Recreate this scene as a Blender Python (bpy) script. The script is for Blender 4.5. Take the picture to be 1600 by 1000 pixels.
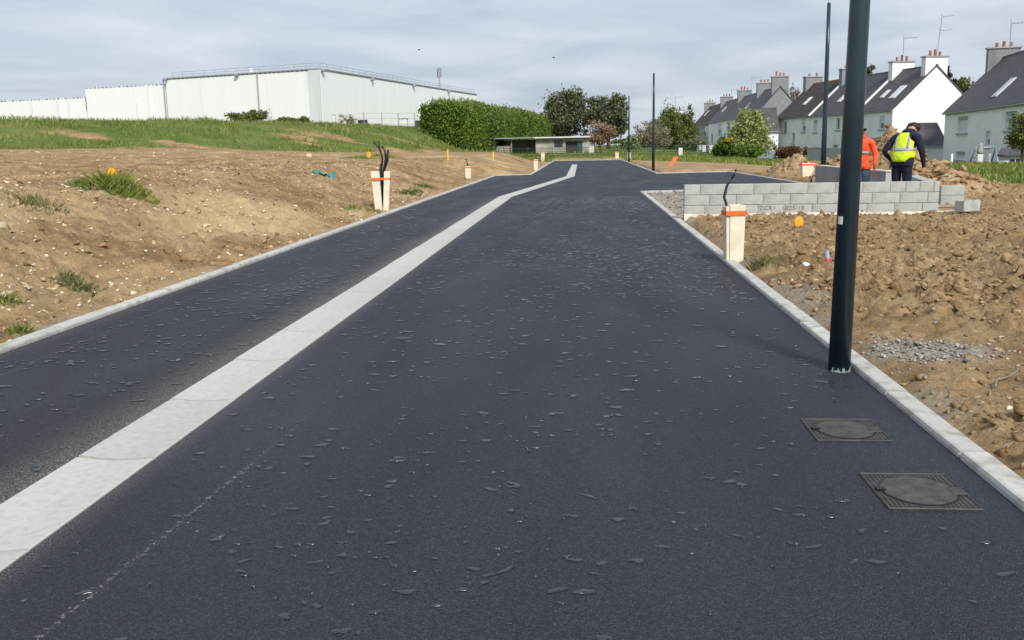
import bpy, bmesh, math, random
import numpy as np
from mathutils import Vector, Matrix
random.seed(7); rng = np.random.default_rng(11)
for o in list(bpy.data.objects): bpy.data.objects.remove(o)
scene = bpy.context.scene
COL = scene.collection

# ------------------------------------------------------------------ camera
F, CX, CY, EYE = 1350., 800., 440., 1.5
ROLL = math.radians(0.4)
_y = np.array([(911-CX)/F, -(226-CY)/F, -1.]); _y /= np.linalg.norm(_y)
_a = np.array([-math.sin(ROLL), math.cos(ROLL), 0.]); _z = _a-(_a@_y)*_y; _z /= np.linalg.norm(_z)
_x = np.cross(_y, _z); RC = np.array([_x, _y, _z])
cam = bpy.data.cameras.new('camera'); cam_o = bpy.data.objects.new('camera', cam); COL.objects.link(cam_o)
cam.sensor_width = 36; cam.lens = F/1600*36; cam.shift_y = -(500-CY)/1600; cam.clip_end = 5000; cam.clip_start = 0.05
m4 = Matrix([list(RC[i])+[0] for i in range(3)]+[[0, 0, 0, 1]]); m4.translation = (0, 0, EYE)
cam_o.matrix_world = m4; scene.camera = cam_o

# ------------------------------------------------------------------ sky, sun, exposure
SUN_EL, SUN_AZ = math.radians(43), math.radians(155)      # azimuth measured from +Y towards +X
w = bpy.data.worlds.new('World'); scene.world = w; w.use_nodes = True
nt = w.node_tree; nt.nodes.clear()
def N(nt, t, **k):
    n = nt.nodes.new(t)
    for a, b in k.items():
        if a.startswith('i_'): n.inputs[int(a[2:]) if a[2:].isdigit() else a[2:]].default_value = b
        else: setattr(n, a, b)
    return n
out = N(nt, 'ShaderNodeOutputWorld'); bg = N(nt, 'ShaderNodeBackground'); bg.inputs[1].default_value = 0.1
sky = N(nt, 'ShaderNodeTexSky', sky_type='NISHITA', sun_disc=False, sun_elevation=SUN_EL, sun_rotation=SUN_AZ, air_density=1.0, dust_density=1.5, ozone_density=1.5)
tc = N(nt, 'ShaderNodeTexCoord'); sep = N(nt, 'ShaderNodeSeparateXYZ'); nt.links.new(tc.outputs['Generated'], sep.inputs[0])
zz = N(nt, 'ShaderNodeMath', operation='ABSOLUTE'); nt.links.new(sep.outputs[2], zz.inputs[0])
za = N(nt, 'ShaderNodeMath', operation='ADD'); za.inputs[1].default_value = 0.10; nt.links.new(zz.outputs[0], za.inputs[0])
dx = N(nt, 'ShaderNodeMath', operation='DIVIDE'); dy = N(nt, 'ShaderNodeMath', operation='DIVIDE')
for n_, k in ((dx, 0), (dy, 1)): nt.links.new(sep.outputs[k], n_.inputs[0]); nt.links.new(za.outputs[0], n_.inputs[1])
cmb = N(nt, 'ShaderNodeCombineXYZ'); nt.links.new(dx.outputs[0], cmb.inputs[0]); nt.links.new(dy.outputs[0], cmb.inputs[1])
n1 = N(nt, 'ShaderNodeTexNoise'); n1.inputs['Scale'].default_value = 0.85; n1.inputs['Detail'].default_value = 7; n1.inputs['Roughness'].default_value = 0.52; n1.inputs['Distortion'].default_value = 0.4
nt.links.new(cmb.outputs[0], n1.inputs['Vector'])
r1 = N(nt, 'ShaderNodeValToRGB'); r1.color_ramp.elements[0].position = 0.33; r1.color_ramp.elements[1].position = 0.68
r1.color_ramp.elements[0].color = (3.2, 3.65, 4.4, 1); r1.color_ramp.elements[1].color = (4.9, 5.2, 5.7, 1)
nt.links.new(n1.outputs[0], r1.inputs[0])
mx = N(nt, 'ShaderNodeMix', data_type='RGBA'); mx.inputs[0].default_value = 0.88
nt.links.new(sky.outputs[0], mx.inputs[6]); nt.links.new(r1.outputs[0], mx.inputs[7])
nt.links.new(mx.outputs[2], bg.inputs[0]); nt.links.new(bg.outputs[0], out.inputs[0])
sd = bpy.data.lights.new('sun', 'SUN'); sd.energy = 2.7; sd.angle = math.radians(12); sd.color = (1, .955, .88)
so = bpy.data.objects.new('sun', sd); COL.objects.link(so)
sdir = Vector((math.sin(SUN_AZ)*math.cos(SUN_EL), math.cos(SUN_AZ)*math.cos(SUN_EL), math.sin(SUN_EL)))
so.rotation_euler = sdir.to_track_quat('Z', 'Y').to_euler(); so.location = (30, -40, 60)
vs = scene.view_settings; vs.view_transform = 'Standard'; vs.look = 'None'; vs.gamma = 1; vs.exposure = 0.58
vs.use_curve_mapping = False

# ------------------------------------------------------------------ pixel helpers
def ray(u, v):
    d = RC @ np.array([(u-CX)/F, -(v-CY)/F, -1.]); return d/d[1]
def P(u, v, z=0.):                       # where the pixel's ray reaches height z
    d = ray(u, v); t = (z-EYE)/d[2]; return Vector((d[0]*t, d[1]*t, z))
def D(u, v, y):                          # the pixel's ray at distance y
    d = ray(u, v)*y; return Vector((d[0], d[1], d[2]+EYE))
def plane_hit(u, v, p, n):
    d = Vector(ray(u, v)); o = Vector((0, 0, EYE)); return o+d*((p-o).dot(n)/d.dot(n))

# ------------------------------------------------------------------ numpy noise
def _h(ix, iy, s):
    n = (ix.astype(np.int64)*374761393+iy.astype(np.int64)*668265263+s*1274126177) & 0x7fffffff
    n = ((n ^ (n >> 13))*1274126177) & 0x7fffffff
    return ((n ^ (n >> 16)) & 0xffff)/65535.
def vn(x, y, s=0):
    ix, iy = np.floor(x), np.floor(y); fx, fy = x-ix, y-iy
    fx = fx*fx*fx*(fx*(fx*6-15)+10); fy = fy*fy*fy*(fy*(fy*6-15)+10)
    a, b, c, d = _h(ix, iy, s), _h(ix+1, iy, s), _h(ix, iy+1, s), _h(ix+1, iy+1, s)
    return (a+(b-a)*fx)*(1-fy)+(c+(d-c)*fx)*fy
def fbm(x, y, sc, o=4, s=0, g=.5):
    r = 0; a = 1; t = 0
    for k in range(o):
        ca, sa = math.cos(.7*k+.3), math.sin(.7*k+.3)
        r = r+a*vn((x*ca-y*sa)*sc+17.3*k, (x*sa+y*ca)*sc+9.1*k, s+k); t += a; a *= g; sc *= 2.03
    return r/t
def S(t): t = np.clip(t, 0, 1); return t*t*(3-2*t)

# ------------------------------------------------------------------ mesh helpers
class MB:
    def __init__(s): s.v = []; s.f = []; s.m = []
    def add(s, vs, fs, mi=0):
        b = len(s.v); s.v += [tuple(p) for p in vs]; s.f += [tuple(i+b for i in f) for f in fs]; s.m += [mi]*len(fs); return s
    def box(s, c, d, rz=0, mi=0):
        c = Vector(c); R = Matrix.Rotation(rz, 3, 'Z'); h = Vector(d)/2
        vs = [c+R@Vector((sx*h.x, sy*h.y, sz*h.z)) for sz in (-1, 1) for sx, sy in ((-1, -1), (1, -1), (1, 1), (-1, 1))]
        return s.add(vs, [(3, 2, 1, 0), (4, 5, 6, 7), (0, 1, 5, 4), (1, 2, 6, 5), (2, 3, 7, 6), (3, 0, 4, 7)], mi)
    def obox(s, o, ax, ay, az, mi=0):    # corner + three edge vectors
        o, ax, ay, az = map(Vector, (o, ax, ay, az))
        vs = [o, o+ax, o+ax+ay, o+ay, o+az, o+ax+az, o+ax+ay+az, o+ay+az]
        fs = [(3, 2, 1, 0), (4, 5, 6, 7), (0, 1, 5, 4), (1, 2, 6, 5), (2, 3, 7, 6), (3, 0, 4, 7)]
        if ax.cross(ay).dot(az) < 0: fs = [f[::-1] for f in fs]
        return s.add(vs, fs, mi)
    def prism(s, pts, z0, z1, mi=0):
        n = len(pts); ar = sum(pts[i][0]*pts[(i+1) % n][1]-pts[(i+1) % n][0]*pts[i][1] for i in range(n))
        if ar < 0: pts = pts[::-1]
        vs = [(p[0], p[1], z0) for p in pts]+[(p[0], p[1], z1) for p in pts]
        return s.add(vs, [tuple(range(n-1, -1, -1)), tuple(range(n, 2*n))]+[(i, (i+1) % n, n+(i+1) % n, n+i) for i in range(n)], mi)
    def tube(s, path, rad, n=8, mi=0, cap=True):
        path = [Vector(p) for p in path]; k = len(path)
        if not isinstance(rad, (list, tuple)): rad = [rad]*k
        vs = []; fs = []
        for i, p in enumerate(path):
            t = (path[min(i+1, k-1)]-path[max(i-1, 0)]).normalized()
            a = t.cross(Vector((0, 0, 1)) if abs(t.z) < .9 else Vector((1, 0, 0))).normalized(); b = t.cross(a)
            for j in range(n):
                q = 2*math.pi*j/n; vs.append(p+(a*math.cos(q)+b*math.sin(q))*rad[i])
        for i in range(k-1):
            for j in range(n): fs.append((i*n+j, i*n+(j+1) % n, (i+1)*n+(j+1) % n, (i+1)*n+j))
        if cap: fs += [tuple(range(n-1, -1, -1)), tuple(range((k-1)*n, k*n))]
        return s.add(vs, fs, mi)
    def mesh(s, name):
        me = bpy.data.meshes.new(name); me.from_pydata(s.v, [], s.f); me.polygons.foreach_set('material_index', s.m); me.update(); return me
def bevel(me, w, seg=1):
    bm = bmesh.new(); bm.from_mesh(me); bmesh.ops.recalc_face_normals(bm, faces=bm.faces)
    bmesh.ops.bevel(bm, geom=bm.edges[:], offset=w, segments=seg, affect='EDGES', clamp_overlap=True); bm.to_mesh(me); bm.free(); return me
def link(name, me, mat, parent=None, smooth=False, loc=None, rz=None):
    o = bpy.data.objects.new(name, me); COL.objects.link(o)
    if me is not None and mat is not None and len(me.materials) == 0:
        for m_ in (mat if isinstance(mat, (list, tuple)) else [mat]): me.materials.append(m_)
    if smooth: me.polygons.foreach_set('use_smooth', [True]*len(me.polygons))
    if parent: o.parent = parent; o.matrix_parent_inverse = Matrix.Translation(-Vector(parent.location))
    if loc is not None: o.location = loc
    if rz is not None: o.rotation_euler.z = rz
    return o
def part(name, mb, mat, parent=None, smooth=False, bev=0):
    me = mb.mesh(name)
    if bev: bevel(me, bev)
    return link(name, me, mat, parent, smooth)
def tag(o, label=None, cat=None, group=None, kind=None):
    if label: o['label'] = label
    if cat: o['category'] = cat
    if group: o['group'] = group
    if kind: o['kind'] = kind
    return o
def thing(name, label, cat, loc=(0, 0, 0), group=None):       # Empty at the thing's base; its parts are written in world coordinates
    o = bpy.data.objects.new(name, None); COL.objects.link(o); o.location = loc; o.empty_display_size = .2
    return tag(o, label, cat, group)
def copy_tree(o, parent=None):
    c = o.copy(); COL.objects.link(c); c.parent = parent
    for ch in [x for x in bpy.data.objects if x.parent == o]:
        copy_tree(ch, c)
    return c
def np_mesh(name, V, Fc):                                     # V (n,3), Fc (m,k) arrays
    me = bpy.data.meshes.new(name); n, k = Fc.shape
    me.vertices.add(len(V)); me.vertices.foreach_set('co', np.ascontiguousarray(V, dtype=np.float32).ravel())
    me.loops.add(n*k); me.loops.foreach_set('vertex_index', np.ascontiguousarray(Fc, dtype=np.int32).ravel())
    me.polygons.add(n); me.polygons.foreach_set('loop_start', np.arange(0, n*k, k, dtype=np.int32))
    me.update(calc_edges=True); me.validate(); return me

# ------------------------------------------------------------------ materials
def base_mat(name):
    m = bpy.data.materials.new(name); m.use_nodes = True; t = m.node_tree; b = t.nodes['Principled BSDF']; return m, t, b
def mat(name, c1, c2=None, scale=3., rough=.8, bump=0., bscale=None, detail=5, spec=.4, metal=0, stretch=None, dist=.02, c3=None, lo=.35, hi=.65, rnd=0):
    m, t, b = base_mat(name)
    b.inputs['Roughness'].default_value = rough; b.inputs['Specular IOR Level'].default_value = spec; b.inputs['Metallic'].default_value = metal
    co = N(t, 'ShaderNodeTexCoord').outputs['Object']
    if stretch:
        mp = N(t, 'ShaderNodeMapping'); mp.inputs['Scale'].default_value = stretch; t.links.new(co, mp.inputs[0]); co = mp.outputs[0]
    if c2 is None: c2 = tuple(x*.82 for x in c1)
    nz = N(t, 'ShaderNodeTexNoise'); nz.inputs['Scale'].default_value = scale; nz.inputs['Detail'].default_value = detail; nz.inputs['Roughness'].default_value = .6
    t.links.new(co, nz.inputs['Vector'])
    rp = N(t, 'ShaderNodeValToRGB'); e = rp.color_ramp.elements; e[0].position = lo; e[1].position = hi; e[0].color = (*c2, 1); e[1].color = (*c1, 1)
    if c3: q = rp.color_ramp.elements.new((lo+hi)/2); q.color = (*c3, 1)
    t.links.new(nz.outputs[0], rp.inputs[0]); colr = rp.outputs[0]
    if rnd:
        oi = N(t, 'ShaderNodeObjectInfo'); mr = N(t, 'ShaderNodeMapRange'); mr.inputs['To Min'].default_value = 1-rnd; mr.inputs['To Max'].default_value = 1+rnd
        t.links.new(oi.outputs['Random'], mr.inputs['Value'])
        vm = N(t, 'ShaderNodeVectorMath', operation='SCALE'); t.links.new(colr, vm.inputs[0]); t.links.new(mr.outputs[0], vm.inputs['Scale']); colr = vm.outputs[0]
    t.links.new(colr, b.inputs['Base Color'])
    if bump:
        n2 = N(t, 'ShaderNodeTexNoise'); n2.inputs['Scale'].default_value = bscale or scale*4; n2.inputs['Detail'].default_value = 4; t.links.new(co, n2.inputs['Vector'])
        bp = N(t, 'ShaderNodeBump'); bp.inputs['Strength'].default_value = bump; bp.inputs['Distance'].default_value = dist
        t.links.new(n2.outputs[0], bp.inputs['Height']); t.links.new(bp.outputs[0], b.inputs['Normal'])
    return m
def leaf_mat(name, cols, trans=.25, big=None):
    m, t, b = base_mat(name); b.inputs['Roughness'].default_value = .55; b.inputs['Specular IOR Level'].default_value = .3
    g = N(t, 'ShaderNodeNewGeometry'); rp = N(t, 'ShaderNodeValToRGB'); t.links.new(g.outputs['Random Per Island'], rp.inputs[0])
    rp.color_ramp.elements[0].color = (*cols[0], 1); rp.color_ramp.elements[1].color = (*cols[-1], 1)
    for i in range(1, len(cols)-1): e = rp.color_ramp.elements.new(i/(len(cols)-1)); e.color = (*cols[i], 1)
    colr = rp.outputs[0]
    if big:
        co = N(t, 'ShaderNodeTexCoord').outputs['Object']; nz = N(t, 'ShaderNodeTexNoise'); nz.inputs['Scale'].default_value = big[0]; nz.inputs['Detail'].default_value = 5; nz.inputs['Roughness'].default_value = .65; t.links.new(co, nz.inputs['Vector'])
        r2 = N(t, 'ShaderNodeValToRGB'); r2.color_ramp.elements[0].position = .36; r2.color_ramp.elements[1].position = .66; r2.color_ramp.elements[0].color = (*big[1], 1); r2.color_ramp.elements[1].color = (*big[2], 1); t.links.new(nz.outputs[0], r2.inputs[0])
        mm = N(t, 'ShaderNodeMix', data_type='RGBA', blend_type='MULTIPLY'); mm.inputs[0].default_value = 1; t.links.new(colr, mm.inputs[6]); t.links.new(r2.outputs[0], mm.inputs[7]); colr = mm.outputs[2]
    t.links.new(colr, b.inputs['Base Color'])
    tr = N(t, 'ShaderNodeBsdfTranslucent'); t.links.new(colr, tr.inputs[0]); ms = N(t, 'ShaderNodeMixShader'); ms.inputs[0].default_value = trans
    t.links.new(b.outputs[0], ms.inputs[1]); t.links.new(tr.outputs[0], ms.inputs[2]); t.links.new(ms.outputs[0], t.nodes['Material Output'].inputs[0])
    return m

# asphalt: dark stone-and-bitumen grain, a chalky drag line, dust beside the gutter
def asphalt(name, c, dust_x=None, chalk=False, haze=0.0):
    m, t, b = base_mat(name); L = t.links.new
    co = N(t, 'ShaderNodeTexCoord').outputs['Object']
    vo = N(t, 'ShaderNodeTexVoronoi'); vo.inputs['Scale'].default_value = 150; L(co, vo.inputs['Vector'])
    gr = N(t, 'ShaderNodeTexNoise'); gr.inputs['Scale'].default_value = 160; gr.inputs['Detail'].default_value = 2; L(co, gr.inputs['Vector'])
    bigv = N(t, 'ShaderNodeMapping'); bigv.inputs['Scale'].default_value = (1.0, .28, 1); L(co, bigv.inputs[0])
    big = N(t, 'ShaderNodeTexNoise'); big.inputs['Scale'].default_value = 1.3; big.inputs['Detail'].default_value = 6; L(bigv.outputs[0], big.inputs['Vector'])
    sepc = N(t, 'ShaderNodeSeparateColor'); L(vo.outputs['Color'], sepc.inputs[0])
    rp = N(t, 'ShaderNodeValToRGB'); e = rp.color_ramp.elements
    e[0].position = 0; e[0].color = (*[x*.35 for x in c], 1); e[1].position = 1; e[1].color = (*[x*2.5 for x in c], 1)
    q = e.new(.62); q.color = (*c, 1); q = e.new(.9); q.color = (*[x*1.7 for x in c], 1)
    L(sepc.outputs[0], rp.inputs[0])
    mr = N(t, 'ShaderNodeMapRange'); mr.inputs['From Min'].default_value = .3; mr.inputs['From Max'].default_value = .7; mr.inputs['To Min'].default_value = .85; mr.inputs['To Max'].default_value = 1.18
    L(big.outputs[0], mr.inputs['Value'])
    sc = N(t, 'ShaderNodeVectorMath', operation='SCALE'); L(rp.outputs[0], sc.inputs[0]); L(mr.outputs[0], sc.inputs['Scale']); colr = sc.outputs[0]
    xyz = N(t, 'ShaderNodeSeparateXYZ'); L(co, xyz.inputs[0])
    def M(op, a, b_=None, clamp=False):
        n = N(t, 'ShaderNodeMath', operation=op, use_clamp=clamp)
        for i, q in enumerate((a, b_)):
            if q is None: continue
            if isinstance(q, (int, float)): n.inputs[i].default_value = q
            else: L(q, n.inputs[i])
        return n.outputs[0]
    def mix(fac, a, bcol):
        n = N(t, 'ShaderNodeMix', data_type='RGBA'); L(fac, n.inputs[0]); L(a, n.inputs[6]); n.inputs[7].default_value = (*bcol, 1); return n.outputs[2]
    sp = N(t, 'ShaderNodeTexNoise'); sp.inputs['Scale'].default_value = 45; sp.inputs['Detail'].default_value = 5; sp.inputs['Roughness'].default_value = .75; L(co, sp.inputs['Vector'])
    fd_ = N(t, 'ShaderNodeTexNoise'); fd_.inputs['Scale'].default_value = 120; fd_.inputs['Detail'].default_value = 4; fd_.inputs['Roughness'].default_value = .8; L(co, fd_.inputs['Vector'])
    # grit thrown over the surface
    g1 = M('GREATER_THAN', sp.outputs[0], .735); colr = mix(M('MULTIPLY', g1, .55), colr, (.26, .25, .23))
    if dust_x is not None:
        for (xx, wd, amt) in dust_x:
            dd = M('SUBTRACT', 1, M('DIVIDE', M('ABSOLUTE', M('SUBTRACT', xyz.outputs[0], xx)), wd), True)
            f = M('MULTIPLY', M('MULTIPLY', M('POWER', dd, 1.6), M('LESS_THAN', xyz.outputs[1], 26)), M('MULTIPLY', M('SUBTRACT', M('MULTIPLY', fd_.outputs[0], 9.), 4.3, True), amt), True)
            colr = mix(f, colr, (.30, .27, .22))
    if chalk:
        for (xa, ya, xb, yb, wd, th) in chalk:
            ex = M('ADD', xa, M('MULTIPLY', M('SUBTRACT', xyz.outputs[1], ya), (xb-xa)/(yb-ya)))
            wob = M('MULTIPLY', M('SUBTRACT', big.outputs[0], .5), .06)
            dd = M('SUBTRACT', 1, M('DIVIDE', M('ABSOLUTE', M('SUBTRACT', M('SUBTRACT', xyz.outputs[0], ex), wob)), wd), True)
            iny = M('MULTIPLY', M('GREATER_THAN', xyz.outputs[1], ya), M('LESS_THAN', xyz.outputs[1], yb))
            f = M('MULTIPLY', iny, M('GREATER_THAN', M('MULTIPLY', dd, sp.outputs[0]), th))
            colr = mix(M('MULTIPLY', f, .4), colr, (.4, .39, .37))
    L(colr, b.inputs['Base Color'])
    b.inputs['Specular IOR Level'].default_value = .5
    rr = N(t, 'ShaderNodeMapRange'); rr.inputs['From Min'].default_value = .3; rr.inputs['From Max'].default_value = .7; rr.inputs['To Min'].default_value = .72; rr.inputs['To Max'].default_value = .52
    L(big.outputs[0], rr.inputs['Value']); L(rr.outputs[0], b.inputs['Roughness'])
    h = M('ADD', M('MULTIPLY', vo.outputs['Distance'], -1.0), M('MULTIPLY', gr.outputs[0], .35))
    bp = N(t, 'ShaderNodeBump'); bp.inputs['Strength'].default_value = .9; bp.inputs['Distance'].default_value = .008
    L(h, bp.inputs['Height']); L(bp.outputs[0], b.inputs['Normal'])
    return m

def ground_mat():
    m, t, b = base_mat('ground_soil'); L = t.links.new; b.inputs['Roughness'].default_value = .95; b.inputs['Specular IOR Level'].default_value = .15
    co = N(t, 'ShaderNodeTexCoord').outputs['Object']
    at = N(t, 'ShaderNodeVertexColor', layer_name='mask'); sp = N(t, 'ShaderNodeSeparateColor'); L(at.outputs[0], sp.inputs[0])
    def noise(s, d=6, r=.6, stretch=None):
        n = N(t, 'ShaderNodeTexNoise'); n.inputs['Scale'].default_value = s; n.inputs['Detail'].default_value = d; n.inputs['Roughness'].default_value = r
        if stretch: mp = N(t, 'ShaderNodeMapping'); mp.inputs['Scale'].default_value = stretch; L(co, mp.inputs[0]); L(mp.outputs[0], n.inputs[0])
        else: L(co, n.inputs[0])
        return n.outputs[0]
    def ramp(f, st):
        r = N(t, 'ShaderNodeValToRGB'); e = r.color_ramp.elements
        e[0].position, e[0].color = st[0][0], (*st[0][1], 1); e[1].position, e[1].color = st[-1][0], (*st[-1][1], 1)
        for p, c in st[1:-1]: q = e.new(p); q.color = (*c, 1)
        L(f, r.inputs[0]); return r.outputs[0]
    def mix(f, a, c, bt='MIX'):
        n = N(t, 'ShaderNodeMix', data_type='RGBA', blend_type=bt)
        if isinstance(f, float): n.inputs[0].default_value = f
        else: L(f, n.inputs[0])
        L(a, n.inputs[6]); L(c, n.inputs[7]); return n.outputs[2]
    soil = ramp(noise(.7, 8, .65), [(.30, (.205, .132, .066)), (.44, (.305, .205, .108)), (.56, (.38, .268, .148)), (.70, (.50, .375, .225))])
    fine = ramp(noise(17, 8, .78), [(.30, (.42, .39, .36)), (.46, (.95, .94, .92)), (.58, (1.1, 1.1, 1.08)), (.72, (1.55, 1.52, 1.45))])  # dark stops paint shadowed pits into the soil colour, pale stops are crust
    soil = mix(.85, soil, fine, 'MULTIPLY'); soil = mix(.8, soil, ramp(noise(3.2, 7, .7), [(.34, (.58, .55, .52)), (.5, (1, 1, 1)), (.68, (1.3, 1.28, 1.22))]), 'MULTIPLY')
    clay = ramp(noise(6, 6), [(.3, (.42, .30, .16)), (.7, (.57, .44, .255))])
    grav = ramp(noise(30, 5, .75), [(.3, (.16, .145, .115)), (.5, (.36, .34, .29)), (.7, (.52, .50, .45))])
    grass = ramp(noise(.5, 7, .7), [(.3, (.065, .105, .02)), (.5, (.11, .155, .032)), (.7, (.18, .20, .06))])
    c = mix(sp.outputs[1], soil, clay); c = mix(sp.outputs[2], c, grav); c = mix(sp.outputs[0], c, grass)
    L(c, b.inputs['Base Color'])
    bp = N(t, 'ShaderNodeBump'); bp.inputs['Strength'].default_value = 1.0; bp.inputs['Distance'].default_value = .05
    L(noise(19, 9, .72), bp.inputs['Height']); L(bp.outputs[0], b.inputs['Normal'])
    return m

MT = {}
MT['ground'] = ground_mat()
MT['road'] = asphalt('asphalt_road', (.0150, .0182, .0285), dust_x=[(-2.12, .14, .5)], chalk=[(-1.80, 1.0, -1.62, 3.9, .14, .53), (-1.62, 3.9, -1.5, 6.4, .10, .57)])
MT['path'] = asphalt('asphalt_path', (.0175, .0202, .0285), dust_x=[(-2.56, .42, .9), (-4.48, .2, .4)], chalk=[(-4.02, 3.0, -4.12, 12.0, .02, .47)])
MT['concrete'] = mat('concrete_gutter', (.46, .465, .44), (.40, .40, .372), 22, .88, .5, 90, c3=(.445, .45, .425), rnd=.05, detail=8, dist=.004)
MT['kerb'] = mat('concrete_kerb', (.49, .49, .465), (.33, .315, .28), 9, .88, .5, 55, c3=(.46, .46, .435), rnd=.07, dist=.005)
MT['block'] = mat('concrete_block', (.45, .46, .44), (.33, .335, .32), 6, .92, .7, 70, c3=(.41, .42, .405), rnd=.045, detail=8, dist=.006)
MT['mortar'] = mat('mortar', (.34, .345, .33), None, 8, .95)
MT['footing'] = mat('lime_footing', (.66, .61, .52), (.45, .38, .28), 5, .9, .4, 30)
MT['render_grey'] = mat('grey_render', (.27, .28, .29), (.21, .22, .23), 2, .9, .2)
MT['steel_dark'] = mat('dark_blue_grey_steel', (.016, .036, .048), (.013, .030, .040), 6, .30, spec=.5)
MT['cast_iron'] = mat('cast_iron', (.07, .067, .064), (.04, .039, .039), 12, .55, .3, 90, metal=.2, dist=.003)
MT['lid_iron'] = mat('dusty_cast_iron', (.085, .083, .08), (.04, .04, .041), 16, .6, .5, 120, metal=.1, dist=.003)
MT['cream'] = mat('cream_plastic', (.78, .735, .58), (.66, .61, .47), 5, .5)
MT['orange_tape'] = mat('orange_tape', (.80, .17, .035), None, 5, .5)
MT['black_plastic'] = mat('black_plastic', (.012, .012, .014), None, 8, .45)
MT['conduit'] = mat('blue_black_conduit', (.02, .025, .05), None, 8, .4)
MT['marker'] = mat('marker_orange', (.88, .46, .03), (.78, .36, .02), 6, .45)
MT['marker_yellow'] = mat('marker_yellow', (.80, .55, .05), None, 6, .5)
MT['white_clad'] = mat('white_cladding', (.84, .855, .86), (.70, .73, .74), 1.0, .55, stretch=(.8, .8, .06), c3=(.81, .825, .83), lo=.2, hi=.55)
MT['clad_grey'] = mat('grey_cladding_strip', (.70, .73, .74), (.60, .62, .63), 1.0, .6, stretch=(.8, .8, .06))
MT['roof_edge'] = mat('grey_roof_trim', (.33, .34, .36), None, 2, .6)
MT['galv'] = mat('galvanised_steel', (.42, .45, .50), None, 5, .45, metal=.3)
MT['house_white'] = mat('white_house_render', (.83, .84, .84), (.74, .75, .76), .5, .9, .15, 12, c3=(.81, .82, .82))
MT['house_cool'] = mat('pale_grey_render', (.85, .865, .88), (.74, .755, .77), .5, .9, .15, 12, c3=(.83, .845, .86))
MT['slate'] = mat('slate_roof', (.080, .080, .088), (.05, .048, .052), 1.6, .62, .6, 5, c3=(.066, .065, .072), dist=.05)
MT['slate_moss'] = mat('mossy_slate_roof', (.075, .066, .062), (.030, .026, .024), 2.4, .75, .6, 5, c3=(.048, .040, .038), dist=.05)
MT['zinc'] = mat('zinc', (.30, .31, .33), None, 2, .5)
MT['pot'] = mat('terracotta', (.40, .15, .08), (.30, .11, .06), 6, .8)
MT['glass'] = mat('window_glass', (.035, .042, .05), None, 2, .08, spec=.6)
MT['frame'] = mat('white_window_frame', (.78, .79, .80), None, 3, .5)
MT['shutter'] = mat('roller_shutter', (.66, .69, .71), (.58, .61, .63), .6, .6, stretch=(1, 1, 12))
MT['sill'] = mat('concrete_sill', (.42, .44, .45), None, 3, .85)
MT['bark'] = mat('bark', (.13, .10, .075), (.07, .055, .04), 5, .95, .5)
MT['twig'] = mat('pale_bark', (.26, .22, .17), (.16, .13, .10), 5, .95)
MT['wood'] = mat('weathered_timber', (.40, .33, .24), (.26, .21, .15), 6, .9, stretch=(1, 8, 8))
MT['soil'] = mat('heap_soil', (.43, .315, .19), (.19, .125, .068), 5, .97, .9, 16, c3=(.33, .23, .13), dist=.05)
MT['stone'] = mat('pale_stone', (.66, .56, .40), (.45, .35, .22), 3, .9, .4, 20, c3=(.56, .45, .30))
MT['hivis_y'] = mat('hi_vis_yellow', (.66, .85, .03), (.58, .76, .02), 8, .7, .8, 12, dist=.025)
MT['hivis_o'] = mat('hi_vis_orange', (.95, .11, .03), (.80, .08, .02), 8, .7, .8, 12, dist=.025)
MT['reflective'] = mat('reflective_tape', (.36, .40, .40), None, 12, .35)
MT['navy'] = mat('navy_cloth', (.012, .016, .04), (.008, .010, .026), 9, .9, .8, 12, dist=.025)
MT['denim'] = mat('grey_denim', (.12, .19, .26), (.08, .13, .18), 10, .9, .8, 12, dist=.025)
MT['skin'] = mat('skin', (.52, .30, .21), (.45, .25, .17), 6, .55)
MT['hair'] = mat('dark_hair', (.022, .012, .010), None, 20, .6)
MT['cap'] = mat('dark_cap', (.03, .03, .035), None, 9, .8)
MT['white_paint'] = mat('white_paint', (.78, .78, .76), None, 3, .5)
MT['teal'] = mat('teal_sheet', (.06, .26, .24), (.04, .18, .17), 8, .7)
MT['blue_grey'] = mat('blue_grey_plastic', (.30, .36, .45), None, 4, .5)
MT['green_fence'] = mat('green_fence_wire', (.035, .07, .05), None, 5, .6)
MT['dark_wall'] = mat('dark_garden_wall', (.17, .17, .15), (.09, .09, .075), 2, .95, .4)
MT['shed_wall'] = mat('weathered_shed_render', (.43, .42, .37), (.30, .29, .25), 1.2, .95)
MT['dark_timber'] = mat('dark_timber', (.06, .055, .05), None, 4, .9)
MT['green_door'] = mat('green_door_paint', (.03, .10, .09), None, 4, .6)
MT['red_plastic'] = mat('red_plastic', (.65, .06, .04), None, 5, .4)
MT['ink'] = mat('stamp_ink', (.13, .14, .145), (.26, .27, .27), 60, .95)
MT['splash'] = mat('cement_splash', (.36, .42, .42), (.24, .29, .30), 30, .9)
def water_mat():
    m, t, b = base_mat('rain_water'); b.inputs['Base Color'].default_value = (.022, .026, .036, 1); b.inputs['Roughness'].default_value = .2
    b.inputs['IOR'].default_value = 1.6; b.inputs['Specular IOR Level'].default_value = .5
    return m
MT['water'] = water_mat()
MT['grass'] = leaf_mat('grass_blades', [(.085, .155, .022), (.145, .23, .034), (.22, .30, .055), (.33, .35, .12)], .25, (.45, (.55, .62, .65), (1.6, 1.25, 1.3)))
MT['grass_dry'] = leaf_mat('dry_grass_blades', [(.10, .15, .035), (.19, .19, .07), (.30, .26, .13)])
MT['l_hedge'] = leaf_mat('hedge_leaves', [(.04, .085, .014), (.08, .15, .024), (.12, .20, .034), (.20, .27, .06)], .3, (.22, (.6, .68, .7), (1.5, 1.3, .9)))
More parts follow.
